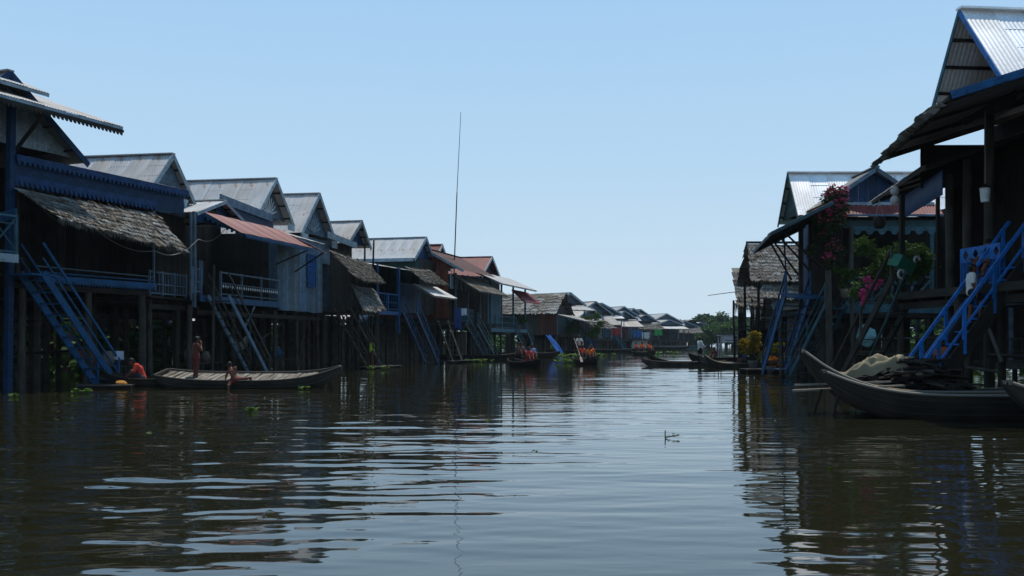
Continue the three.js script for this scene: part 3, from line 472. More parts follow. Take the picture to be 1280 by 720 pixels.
{ // fourth: red awning, fan louvre, box room
  const h = T('stilt_house', 'house with a faded red metal awning, fan louvre gable and grey boarded box room', 'house', LB[0], LB[1], 'stilt houses along the canal');
  gableRoof(h, 6.95, 11.3, 7.6, 9.65, -11, -.9, { sheet: zinc, barge: palePaint, gable: slate, fan: whitePaint, inset: .4, xm: 9.1 });
  bar(h, 'eave_return', [6.95, 7.42, -.86], [7.7, 7.42, -.86], .04, .34, palePaint); bar(h, 'eave_return', [10.5, 7.42, -.86], [11.3, 7.42, -.86], .04, .34, palePaint);
  gableRoof(h, -.65, 4, 6.72, 7.5, -7, .02, { name: 'porch_roof', sheet: zinc, barge: palePaint, xm: 1.75, bw: .14 });
  wall(h, [1.6, -.3], [7.4, -.3], 6.7, 7.5, deepBlue, .3, true, 0, 'clerestory'); bar(h, 'parapet_board', [1.75, 7.62, -.2], [7, 7.42, -.2], .06, .36, slate);
  shed(h, [-.1, 6.82, 0], [7.4, 6.9, 0], [.45, 5.98, 1.55], redSheet, { name: 'red_awning', edge: slate, w: .75 });
  sheeting(grp(h, 'red_awning_end'), [7.4, 6.86, .03], [2.2, -.25, 0], [.5, -.72, 1.45], redSheet, .75, 'awning_sheet');
  valance(h, 'awning_trim', [.4, 5.95, 1.58], [7.9, 6.02, 1.58], .2, .2, blue); valance(h, 'awning_trim', [-.12, 6.76, 0], [.43, 5.95, 1.57], .22, .2, blue);
  bar(h, 'awning_brace', [6.9, 5.2, .05], [7.9, 6.0, 1.4], .07, .07, darkWood); bar(h, 'awning_brace', [9.2, 5.0, .05], [9.7, 6.0, 1.4], .07, .07, darkWood);
  deck(h, -.5, 7.3, -3, .05, 3.42, greyWood, .26); bar(h, 'deck_edge', [-.55, 3.29, .09], [7.3, 3.27, .09], .05, .26, blue); bar(h, 'bracket', [4.5, 3.1, .08], [4.55, 2.2, -.4], .06, .06, palePaint);
  railing(h, [1.3, 3.44, .05], [7.25, 3.44, .05], 1.0, slate, { posts: 4, mid: .55, balusters: 0 }); railing(h, [-1.1, 3.44, .05], [-.4, 3.44, .05], 1.0, slate, { posts: 2, mid: .5, balusters: 4 });
  const orn = grp(h, 'railing_ornament'); for (let i = 0; i < 26; i++) cut(orn, 'rosette', [[-.07, 0], [0, -.08], [.07, 0], [0, .08]], 0, .02, whitePaint).position.set(1.5 + i * .22, 3.86, .06);
  bar(h, 'porch_post', [-.95, 2.9, .05], [-.95, 6.7, .05], .13, .13, slate); bar(h, 'porch_post', [-1.2, 3.2, .05], [-1.2, 6.6, .05], .07, .07, slate); bar(h, 'porch_post', [7.2, 3.4, .0], [7.2, 6.7, .0], .12, .12, slate); bar(h, 'porch_beam', [-.6, 6.55, -.05], [7.3, 6.62, -.05], .1, .4, deepBlue);
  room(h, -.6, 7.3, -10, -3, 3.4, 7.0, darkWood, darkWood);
  { const w = grp(h, 'window'); bar(w, 'curtain', [4.4, 4.75, -2.93], [5.5, 4.75, -2.93], .02, 1.1, slate); for (const x of [4.35, 4.95, 5.55]) bar(w, 'window_frame', [x, 4.1, -2.9], [x, 5.4, -2.9], .06, .05, darkWood); }
  wall(h, [7.35, .02], [13, .02], 3.05, 6.75, slate, .36, false, 0, 'box_room_wall'); wall(h, [7.33, -3], [7.33, -.5], 3.05, 6.75, darkWood, .34, false, 0, 'box_room_wall'); wall(h, [7.33, -.5], [7.33, 0], 3.05, 6.75, slate, .25, false, 0, 'box_room_wall'); wall(h, [13, -3], [13, 0], 3.05, 6.5, darkWood, .34); deck(h, 7.3, 13, -8, 0, 3.1, greyWood, .35);  // inner stretch of the side wall coloured dark to stand for porch shade
  shutter(h, 10.75, 11.85, 4.35, 6.05, .08, brightBlue, blue); sheeting(grp(h, 'box_room_roof'), [7.4, 7.5, -2.4], [5.8, 0, 0], [0, -.75, 2.5], zinc, .85, 'roof_sheet');
  room(h, 7.4, 13, -8, -3, 3.1, 7.4, darkWood);
  stilts(h, [-.8, 3, 7.4, 10, 12.8], [-.2, -3, -6, -9], 3.0, poleWood, .12); joists(h, -.5, 13, -8, 0, 3.05, darkWood, 12); underfloor(h, -.6, 13, -9, 3);
  stairs(h, [-.1, 3.38, .2], [3.9, -.1, .2], [0, 0, 1], .9, 10, greyWood, { railH: .9, posts: [.98], sh: .18, stringer: slate, rail: greyWood });
  pole(h, 'mooring_pole', [-.75, -1, .7], [-.55, 4.6, .7], .07, .055, poleWood); pole(h, 'prop', [6.2, 1.6, -.4], [9.6, 2.8, -.4], .05, .04, greyWood); pole(h, 'prop', [9.4, -.5, 0], [11.6, 2.6, -.3], .06, .05, poleWood);
}
{ // fifth: steep zinc roof with white-edged gable, thatch below
  const h = T('stilt_house', 'dark house with ragged two tier thatch awnings and a rust spotted steep roof', 'house', LB[0], LB[1], 'stilt houses along the canal');
  gableRoof(h, 12.6, 17.8, 7.35, 9.8, -11, -1, { sheet: zinc, barge: palePaint, gable: slate, fan: palePaint, inset: .4, xm: 15.2, bw: .24 });
  for (const [a, b] of [[12.6, 13.4], [17, 17.9]]) bar(h, 'eave_return', [a, 7.15, -.95], [b, 7.15, -.95], .05, .4, palePaint);
  wall(h, [13, -1.3], [17.6, -1.3], 6.0, 7.3, slate, .24, true); room(h, 13, 20, -10, -3, 3.2, 7.4, darkWood, darkWood);
  deck(h, 13.1, 20, -8, -.2, 3.2, greyWood, .35); stilts(h, [14, 16.5, 19.5], [-.3, -3.5, -7], 3.1, poleWood, .1); underfloor(h, 13, 20, -8, 3.1);
  const q = (x, y, z) => { const p = on(LC, x, z), v = V(p[0] - LB[0][0], 0, p[2] - LB[0][2]).applyAxisAngle(V(0, 1, 0), -LB[1]); return [v.x, y, v.z]; };
  const a1 = grp(h, 'upper_thatch_awning'); thatching(a1, q(1.3, 6.5, 0), q(6.3, 6.25, 0), q(.6, 4.9, 1.9), q(4.4, 5.0, 1.7), 8, 11, darkThatch, .08); fringe(a1, q(.6, 4.9, 1.9), q(4.4, 5, 1.7), .3, darkThatch, 260);
  const a2 = grp(h, 'lower_thatch_awning'); thatching(a2, q(2.2, 4.7, .9), q(5.3, 4.6, .9), q(1.3, 3.25, 2), q(4.2, 3.4, 2), 8, 9, thatch, .08); fringe(a2, q(1.3, 3.3, 2), q(4.2, 3.45, 2), .45, thatch, 260);
  for (const x of [1.4, 2.8, 4.1]) { pole(h, 'awning_post', q(x, -.8, 1.75), q(x, 3.4, 1.75), .05, .045, poleWood); pole(h, 'awning_rafter', q(x + .9, 6.3, .1), q(x, 4.9, 1.8), .04, .035, poleWood); }
  stairs(h, q(1.0, 3.3, .5), q(5.6, 0, .5), [0, 0, 1], .9, 9, greyWood, { railH: .8, sh: .2 }); for (const x of [1.9, 3.2]) pole(h, 'roof_stake', q(x + 4.2, 6.1, .1), q(x + 4.3, 7.6, .1), .06, .05, poleWood);
}
{ // sixth
  const h = T('stilt_house', 'small house with pale blue gutter boards on its gable above the thatch', 'house', LC[0], LC[1], 'stilt houses along the canal');
  gableRoof(h, 6.0, 9.4, 7.35, 8.85, -9, -.9, { sheet: zinc, barge: palePaint, gable: deepBlue, inset: .4, xm: 8, bw: .22 }); bar(h, 'gutter_board', [3, 7.5, -.8], [7, 7.25, -.8], .06, .36, palePaint);
  room(h, 5.5, 9, -9, -2, 3.2, 7.4, slate, darkWood); deck(h, 5.5, 9.2, -8, -.5, 3.2, greyWood, .35); stilts(h, [5.8, 8.8], [-.6, -4, -7.5], 3.1, poleWood, .1); underfloor(h, 5.5, 9.2, -8, 3.1);
}
{ // seventh: broad zinc roof, green wall, blue railing and stairs
  const h = T('stilt_house', 'house with green side wall under a broad zinc roof, blue railing and blue stairs', 'house', LC[0], LC[1], 'stilt houses along the canal');
  gableRoof(h, 17.0, 21.4, 7.3, 9.0, -9, -.8, { sheet: zinc, barge: palePaint, gable: deepBlue, inset: .3, xm: 19.4, bw: .25 });
  bar(h, 'eave_board', [17, 7.22, -9], [17, 7.22, -.9], .04, .24, palePaint);
  wall(h, [17.4, -9], [17.4, -.6], 3.4, 7.25, green, .3); wall(h, [17.4, -.6], [21, -.6], 3.4, 7.3, darkWood, .3); wall(h, [8.6, -3], [17.4, -3], 3.4, 6.8, darkWood, .35);
  sheeting(grp(h, 'porch_roof'), [8.5, 6.9, -4], [8.6, .1, 0], [0, -.75, 4.1], oldZinc, .85, 'roof_sheet');
  deck(h, 8, 17.5, -6, .05, 3.42, greyWood, .35); bar(h, 'deck_edge', [8, 3.3, .08], [12, 3.3, .08], .05, .24, blue); railing(h, [8.1, 3.44, .05], [11.6, 3.44, .05], 1.05, blue, { posts: 3, mid: .5, balusters: 9 });
  bar(h, 'porch_post', [11.7, 2, .05], [11.7, 6.3, .05], .17, .17, blue); bar(h, 'porch_post', [8.2, 3.4, .05], [8.2, 6.3, .05], .1, .1, blue); wall(h, [12.6, -.4], [17.2, -.4], 3.4, 5.4, deepBlue, .28);
  const aw = grp(h, 'thatched_awning'); thatching(aw, [12.6, 6.4, .1], [17.4, 6.5, .1], [12.4, 5.4, 1.5], [16.8, 5.5, 1.5], 6, 12, darkThatch, .08); fringe(aw, [12.4, 5.4, 1.5], [16.8, 5.5, 1.5], .25, darkThatch, 160);
  shed(h, [13.2, 5.3, .5], [18, 5.3, .5], [12.9, 4.5, 2], paleSheet, { name: 'white_awning', edge: paleWood });
  stairs(h, [11.9, 3.4, .3], [16.4, -.1, .3], [0, 0, 1], .9, 9, blue, { railH: .85, sh: .24 }); stilts(h, [8.3, 11.7, 14.5, 17.3], [-.1, -3, -6], 3.2, poleWood, .11); underfloor(h, 8, 20, -6.5, 3.3);
  stairs(h, [16.2, 2.9, 1.2], [19.6, 0, 1.2], [0, 0, 1], .7, 8, paleWood, { name: 'ladder', railH: 0, sh: .12 }); deck(h, 14.5, 17, .6, 2.2, 2.75, greyWood, .3);
}
{ // eighth: red gable facing up the canal, radio mast beside it
  const h = T('stilt_house', 'house with rust red end wall, dark red roof and pale striped balcony boards', 'house', LC[0], LC[1], 'stilt houses along the canal');
  const s = grp(h, 'end_block'); s.rotation.y = -Math.PI / 2; s.position.set(20.6, 0, 0);   // its z runs along -x of the house
  gableRoof(s, -5.4, 1.6, 6.7, 8.35, -9, 0, { sheet: brownTile, barge: palePaint, gable: rustRed, lying: false, xm: -1.4, inset: .3, bw: .2 });
  wall(h, [20.9, -5], [20.9, .4], 3.2, 6.8, rustRed, .35); wall(h, [20.8, .45], [25.5, .45], 5.4, 6.5, palePaint, .28, false, .35, 'striped_boards'); wall(h, [21, -1.2], [29.5, -1.2], 3.0, 6.8, darkWood, .35);
  deck(h, 20.8, 29.6, -5, .6, 2.9, greyWood, .35); railing(h, [22.5, 2.95, .6], [26.5, 2.95, .6], 1, teal, { posts: 3, mid: .5 });
  shed(h, [21.6, 6.55, .3], [29.8, 6.55, .3], [21.3, 5.2, 2.6], darkThatch, { name: 'board_awning', edge: greyWood }); for (const x of [22, 25, 28.4]) bar(h, 'porch_post', [x, 2.9, .6], [x, 6.6, .6], .12, .12, slate);
  stairs(h, [23.6, 2.8, .9], [29.4, -.1, .9], [0, 0, 1], .9, 9, teal, { railH: .85, sh: .2 }); stilts(h, [21, 24, 27, 29.5], [.4, -2.5, -5], 2.8, poleWood, .11); underfloor(h, 20.8, 30, -5, 2.8);
}
{ const m = T('radio_mast', 'tall thin leaning radio mast rising above the red roofed houses', 'mast', [-4.5, 0, -76]); pole(m, 'mast_pole', [0, 6.2, 0], [.25, 13, 0], .05, .04, darkWood, .0); pole(m, 'mast_tip', [.25, 13, 0], [.55, 19.2, 0], .028, .018, darkWood, .0); pole(m, 'mast_foot', [-.25, -1, 0], [0, 6.3, 0], .06, .05, darkWood, .0); }
{ // ninth: second red roof with white barge boards, teal deck
  const h = T('stilt_house', 'teal decked house with red tile gable edged in white barge boards', 'house', LC[0], LC[1], 'stilt houses along the canal');
  gableRoof(h, 36.4, 43, 7.3, 9.3, -14, -1.6, { sheet: redTile, barge: whitePaint, gable: plum, inset: .5, xm: 39.8, bw: .26, cap: whitePaint });
  gableRoof(h, 30, 35, 7.7, 9.8, -12, -4, { name: 'rear_roof', sheet: redTile, barge: whitePaint, gable: plum, xm: 32.5, bw: .25, cap: whitePaint });
  wall(h, [36.6, -12], [36.6, -1.8], 5.6, 7.4, slate, .3); shed(h, [29.5, 7.3, -.3], [42, 7.3, -.3], [29, 6.2, 2.2], zinc, { name: 'long_awning', edge: palePaint }); shed(h, [37, 6.1, 1], [43, 6.1, 1], [36.5, 5.05, 2.3], redSheet, { name: 'red_awning' });
  deck(h, 29.8, 42.5, -5, 1.05, 2.55, greyWood, .4); bar(h, 'deck_edge', [29.8, 2.43, 1.1], [42.5, 2.43, 1.1], .06, .3, teal); railing(h, [31.5, 2.58, 1], [38.5, 2.58, 1], 1.05, teal, { posts: 4, mid: .5, balusters: 12 });
  wall(h, [30, -1.5], [42, -1.5], 2.5, 7, darkWood, .4); wall(h, [32, .2], [36, .2], 3, 5.5, teal, .35); for (const x of [30, 33.5, 37.5, 42]) bar(h, 'porch_post', [x, 2.5, 1], [x, 6.5, 1], .14, .14, teal); room(h, 36.6, 42.6, -12, -2, 2.5, 7.4, darkWood);
  stilts(h, [30, 34, 38, 42], [.8, -2, -4.6], 2.4, poleWood, .12); underfloor(h, 30, 43, -5, 2.4); stairs(h, [37.5, 2.4, 1.3], [41.5, -.1, 1.3], [0, 0, 1], 1, 8, teal, { railH: .8 });
}
// plainer houses farther down the canal: roof on stilts with a porch, awning and stairs
function farHouse(label, pos, turn, w, dep, fl, ye, yr, o) {
  const h = T('stilt_house', label, 'house', pos, turn, 'stilt houses along the canal'), x = w / 2;
  if (o.thatchRoof) { const t = grp(h, 'thatched_roof'), r = Math.round(6 + w / 2); for (const s of [-1, 1]) thatching(t, [0, yr, -dep], [0, yr, .4], [s * (x + .5), ye, -dep], [s * (x + .5), ye, .4], 7, r, thatch, .1); wall(h, [-x * .6, 0], [x * .6, 0], ye, lerp(ye, yr, .4), darkWood, .4); }
  else gableRoof(h, -x - .4, x + .4, ye, yr, -dep, .5, { sheet: o.roof || zinc, barge: o.barge || palePaint, gable: o.gable || slate, inset: .5, bw: .24 });
  wall(h, [-x, -dep], [-x, -1.4], fl, ye + .2, o.wall || greyWood, .45); wall(h, [x, -dep], [x, -1.4], fl, ye + .2, o.wall || greyWood, .45); wall(h, [-x, -1.4], [x, -1.4], fl, ye, o.front || darkWood, .45);
  deck(h, -x, x, -dep, .6, fl, greyWood, .5); bar(h, 'floor_edge', [-x, fl - .1, .65], [x, fl - .1, .65], .06, .24, o.edge || greyWood); railing(h, [-x, fl, .6], [x * .4, fl, .6], .95, o.rail || greyWood, { posts: 4, mid: .5, balusters: o.bal ?? 8 });
  for (const q of [-x, 0, x]) bar(h, 'porch_post', [q, fl, .55], [q, ye - .05, .55], .12, .12, o.post || slate);
  stilts(h, [-x, 0, x], [.4, -dep / 2, -dep], fl - .1, poleWood, .13); wall(h, [-x, -dep], [x, -dep], -.5, fl, darkThatch, .5, false, .15, 'added_palm_screen');  // rear screen below the floor is added to block light
  const ay = ye - .15, ab = ye - (o.adrop || 1.2), az = o.az || 2.4;
  if (o.awning === 'thatch') { const t = grp(h, 'thatched_awning'); thatching(t, [-x, ay, .5], [x, ay, .5], [-x, ab, az], [x, ab, az], 5, Math.round(w * 1.6), thatch, .1); fringe(t, [-x, ab, az], [x, ab, az], .3, thatch, 90); }
  else if (o.awning) shed(h, [-x, ay, .5], [x, ay, .5], [-x, ab, az], o.awning, { edge: o.aedge || paleWood });
  if (o.awning) for (const q of [-x, x]) pole(h, 'awning_post', [q, -.8, az - .2], [q, ab - .05, az - .2], .06, .05, poleWood);
  if (o.stairs) stairs(h, [x * .5, fl, .8], [x * .5 + (fl + .1) * .9, -.1, .8], [0, 0, 1], 1, 8, o.stairs, { railH: .8, sh: .22 });
  if (o.panel) bar(h, 'wall_panel', [o.panel[0], o.panel[1], .7], [o.panel[2], o.panel[1], .7], .03, o.panel[3], o.pm);
  return h;
}
const at = (px, d, dz = 0) => [(px - 640) / 1230 * d, 0, -d];   // plan position from a bearing and a distance
const farAt = (d, off = 0) => { const x = d < 152 ? -10.3 + .26 * (d - 52) : 15.7 + .275 * (d - 152); return [x - off, 0, -d]; };
farHouse('brown thatched house with a long low awning beside the teal deck', farAt(112.5, -.2), 1.3, 8.4, 10, 2.2, 4.6, 6.95, { thatchRoof: true, awning: oldZinc, wall: greyWood, front: rustRed, az: 3.6, adrop: .9, rail: greyWood });
farHouse('house with small pale gable and pale tin awning behind the thatched roof', farAt(120, .6), .8, 5, 8, 2.3, 5.9, 7.35, { awning: zinc, gable: slate, front: teal, wall: slate, stairs: blue, adrop: .7 });
farHouse('low house hidden by creepers with a thatched porch', farAt(126, -.8), 1.0, 6, 8, 1.8, 4.4, 5.8, { roof: oldZinc, awning: 'thatch', wall: greyWood, front: greyWood });
farHouse('brown tin roofed house with one deep stepped awning near the creepers', farAt(136, .3), .7, 6, 8, 1.7, 5.2, 6.9, { roof: oldZinc, awning: oldZinc, wall: greyWood, front: paleWood, adrop: 1.5, post: palePaint });
farHouse('grey house with wide blue grey gable and pale porch strip', farAt(147, 1.2), .42, 6.6, 8, 1.9, 5.4, 7.1, { gable: slate, awning: paleSheet, wall: slate, front: teal, stairs: teal, adrop: .6, az: 1.5, post: palePaint });
farHouse('rust red plank house with a small tin awning next to the wide grey gable', farAt(156, -.8), .6, 4.6, 8, 1.6, 4.9, 6.2, { roof: oldZinc, awning: oldZinc, wall: rustRed, front: rustRed, stairs: greyWood });
farHouse('grey gabled house with a blue stair and grey porch strip', farAt(168, 1.2), .45, 5.6, 9, 1.8, 5.6, 7.3, { awning: zinc, wall: slate, front: slate, adrop: .7, az: 1.6, stairs: blue, post: palePaint });
farHouse('narrow brown house with a thatched awning between two gables', farAt(177, -1.2), .5, 5.4, 9, 1.5, 4.8, 6.2, { roof: oldZinc, awning: 'thatch', wall: greyWood, front: paleWood });
farHouse('house with grey verge and slate front before the dark red roof', farAt(184, 2), .5, 5, 9, 1.8, 5.8, 7.5, { awning: oldZinc, wall: slate, front: slate, post: palePaint });
farHouse('house with dark red roof and pale verge farther down the row', farAt(193, 2), .55, 6, 9, 1.8, 5.8, 7.6, { roof: redTile, awning: oldZinc, wall: rustRed, front: greyWood });
farHouse('low brown house with a pale awning beyond the dark red roof', farAt(203, -2.5), .5, 7, 9, 1.5, 4.6, 5.8, { roof: oldZinc, awning: paleSheet, adrop: .7, front: greyWood });
farHouse('grey house with white edged gable facing the bend', farAt(220, 0), .3, 8, 10, 1.8, 5.4, 7.5, { awning: paleSheet, wall: slate, front: slate, adrop: .5, az: 1.5, barge: whitePaint, post: palePaint });
farHouse('brown tin house tucked behind the white edged gable', farAt(231, 4), .4, 7, 9, 1.8, 5.4, 7.2, { roof: oldZinc, awning: oldZinc, wall: greyWood, front: paleWood });
farHouse('long low tin roofed house near the end of the row', farAt(240, -2), .4, 8, 10, 1.5, 4.8, 6.2, { roof: zinc, awning: 'thatch', adrop: 1.4, front: greyWood });
farHouse('brown thatched house near the end of the row', farAt(256, -2), .5, 8, 10, 1.5, 4.8, 6.9, { thatchRoof: true, awning: oldZinc, front: rustRed });
farHouse('last small house of the row with pale tin roof before the trees', farAt(276, -3), .3, 9, 9, 1.6, 5.0, 6.6, { roof: paleSheet, awning: oldZinc, front: slate });
farHouse('small weathered tin house at the bend before the trees', farAt(300, -6), .4, 9, 9, 1.6, 4.8, 6.4, { roof: oldZinc, awning: oldZinc, front: greyWood });

// second row of low houses, added to close bright gaps between the stilts
function addedLowHouse(label, p, turn, w) { return farHouse(label, p, turn, w, 7, .7, 2.9, 4.2, { roof: oldZinc, wall: greyWood, front: greyWood, bal: 0 }); }
addedLowHouse('added low plank house closing the gap behind the blue house', on(LA, 2, -15), LA[1], 11); addedLowHouse('added low plank house closing the gap behind the red awning house', on(LB, 2.5, -15), LB[1], 12); addedLowHouse('added low plank house closing the gap behind the box room', on(LB, 15, -14), LB[1], 12); addedLowHouse('added low plank house closing the gap behind the green walled house', on(LC, 15, -13), LC[1], 12); addedLowHouse('added low plank house closing the gap behind the red gables', on(LC, 35, -11), LC[1], 14); addedLowHouse('added low plank house closing the gap behind the teal deck', on(LC, 50, -11), LC[1], 13);
// ---------------------------------------------------------------- right bank
const R1 = [[10.9, 0, -22], -1.481];
{
  const h = T('stilt_house', 'tall house with bright zinc roof, bright blue stairs and round timber posts', 'house', R1[0], R1[1], 'stilt houses along the canal');
  const rf = gableRoof(h, -2.85, .08, 7.5, 9.53, -9, 0, { sheet: newZinc, barge: blue, gable: plum, inset: 1.5, xm: -1.62, bw: .11, drop: .3 });
  rf.children.filter(c => c.name === 'barge_board').forEach((c, i) => { c.material = i ? brightBlue[0] : teal[2]; });
  const w1 = (X, y, d) => { const p = X - 10.9, q = 22 - d; return [p * .0897 + q * .996, y, -.996 * p + .0897 * q]; };
  shed(h, w1(14.2, 7.9, 26.7), w1(13.0, 7.9, 20), w1(10.1, 6.6, 26.7), oldZinc, { name: 'porch_roof', edge: darkWood, w: .8 }); bar(h, 'porch_fascia', w1(8.9, 6.56, 19.93), w1(13, 7.86, 19.93), .03, .16, blue);
  const ed = grp(h, 'porch_eave_thatch'); thatching(ed, w1(9.35, 6.72, 20.1), w1(10.45, 6.72, 26.6), w1(8.9, 6.44, 20.1), w1(10.05, 6.44, 26.6), 1, 17, darkThatch, 0); fringe(ed, w1(8.95, 6.5, 20.1), w1(10.1, 6.5, 26.6), .14, darkThatch, 200);
  wall(h, w1(11, 0, 26.5).filter((v, i) => i !== 1), w1(14.2, 0, 26.5).filter((v, i) => i !== 1), 5.7, 6.85, darkWood, .25, true);  // boards added to close the bright sky gap under the porch roof
  shed(h, w1(14.4, 7.0, 31), w1(13.4, 7.0, 24.6), w1(11.35, 6.0, 31), oldZinc, { name: 'side_awning', edge: darkWood });
  valance(h, 'side_awning_trim', w1(10.75, 5.85, 24.6), w1(11.5, 5.8, 29), .62, .11, deepBlue, false);
  wall(h, [-4.9, -9], [3.8, -9], 2.9, 7.6, darkWood, .4); wall(h, [-4.9, -9], [-4.9, -1.5], 2.9, 6.6, darkWood, .35); wall(h, [3.8, -9], [3.8, -.6], 2.9, 7.6, darkWood, .35); wall(h, [-4.9, -2.6], [3.8, -2.6], 2.9, 7.4, darkWood, .3);
  wall(h, [-2.7, -.4], [.0, -.4], 6.9, 7.5, darkWood, .3); sheeting(grp(h, 'rear_roof'), [.1, 7.45, -8], [0, 0, 7.4], [4.2, -.2, 0], oldZinc, .85, 'roof_sheet'); 
  deck(h, -5.2, 3.8, -9, -.2, 2.9, greyWood, .26); bar(h, 'floor_edge', [-5.2, 2.8, -.17], [3.8, 2.8, -.17], .05, .2, darkWood);
  for (const [x, z, t] of [[-1.65, -.75, 7.0], [-3.05, -1, 6.2], [-3.9, -1, 5.95], [3.4, -.2, 7.3]]) pole(h, 'timber_post', [x, -1, z], [x, t, z], .13, .11, poleWood, .008, 9);
  pole(h, 'timber_post', [-1.5, -1, .1], [-1.5, 2.7, .1], .12, .11, poleWood, .01, 9); bar(h, 'porch_post', [-5.1, 2.9, -.3], [-5.1, 5.6, -.3], .12, .12, darkWood); bar(h, 'porch_post', [-3.2, 2.9, -.3], [-3.2, 5.6, -.3], .08, .08, darkWood);
  stilts(h, [-4.8, -2.2, .5, 3.4], [-3, -6, -8.5], 2.7, poleWood, .13); joists(h, -5.2, 3.8, -9, -.2, 2.86, darkWood, 8); wall(h, [-5, -6], [12, -6], -.5, 2.8, darkThatch, .42, false, .02, 'added_palm_screen'); deck(h, 3.8, 12, -9, -.2, 2.9, greyWood, .4); wall(h, [12, -9], [12, -.3], 2.9, 7.4, darkWood, .5); wall(h, [3.8, -9], [12, -9], 2.9, 7.4, darkWood, .5); sheeting(grp(h, 'added_wing_roof'), [4.2, 7.25, -9], [0, 0, 9.2], [8, 0, 0], oldZinc, .85, 'roof_sheet');  // off-view wing and long screen added to darken the gap under the floor
  pole(h, 'brace', [.1, 1.1, .0], [-.5, 2.1, .05], .05, .045, greyWood); pole(h, 'brace', [1.8, -.3, -.4], [.6, 1.5, -.4], .06, .05, greyWood); pole(h, 'cross_pole', [-1.4, 1.25, -.6], [3.4, 1.2, -.6], .045, .04, greyWood); pole(h, 'cross_pole', [-4.9, 1.0, -.8], [-1, .85, -.6], .045, .04, greyWood);
  { // carved bench-back panel
    const p = grp(h, 'carved_panel'), s = new THREE.Shape(); s.moveTo(-2.45, 3.5); s.lineTo(-.75, 3.5); s.lineTo(-.75, 3.86); s.lineTo(-2.45, 3.86); for (let i = 0; i < 4; i++) { const c = -2.2 + i * .43, q = new THREE.Path(); q.moveTo(c - .12, 3.68); q.lineTo(c, 3.55); q.lineTo(c + .12, 3.68); q.lineTo(c, 3.81); s.holes.push(q); }
    const m = M(p, 'pierced_board', new THREE.ExtrudeGeometry(s, { depth: .03, bevelEnabled: false }), brightBlue[1]); m.position.z = -.5; for (let i = 0; i < 14; i++) bar(p, 'slat', [-2.42 + i * .127, 2.92, -.49], [-2.42 + i * .127, 3.5, -.49], .045, .03, brightBlue); bar(p, 'bottom_rail', [-2.45, 2.95, -.48], [-.75, 2.95, -.48], .06, .06, brightBlue);
  }
  stairs(h, w1(11.75, 3.45, 22.3), w1(9.15, -.1, 22.3), [-.996, 0, -.0897], .95, 12, brightBlue, { stringer: darkWood, rail: brightBlue, sh: .3, railH: .95, posts: [.06, .34, .62, .86], r1: .93, sides: [0, 1] });
  stairs(h, [-4.3, 3.3, -.5], [-7.3, .0, -.1], [0, 0, 1], .85, 9, greyWood, { name: 'plank_stairs', railH: .8, sides: [1], mid: false, rail: greyWood, stringer: darkWood });
  pole(h, 'side_rail', [-3.9, 3.4, .2], [-6, 1.1, .2], .04, .035, teal);
}
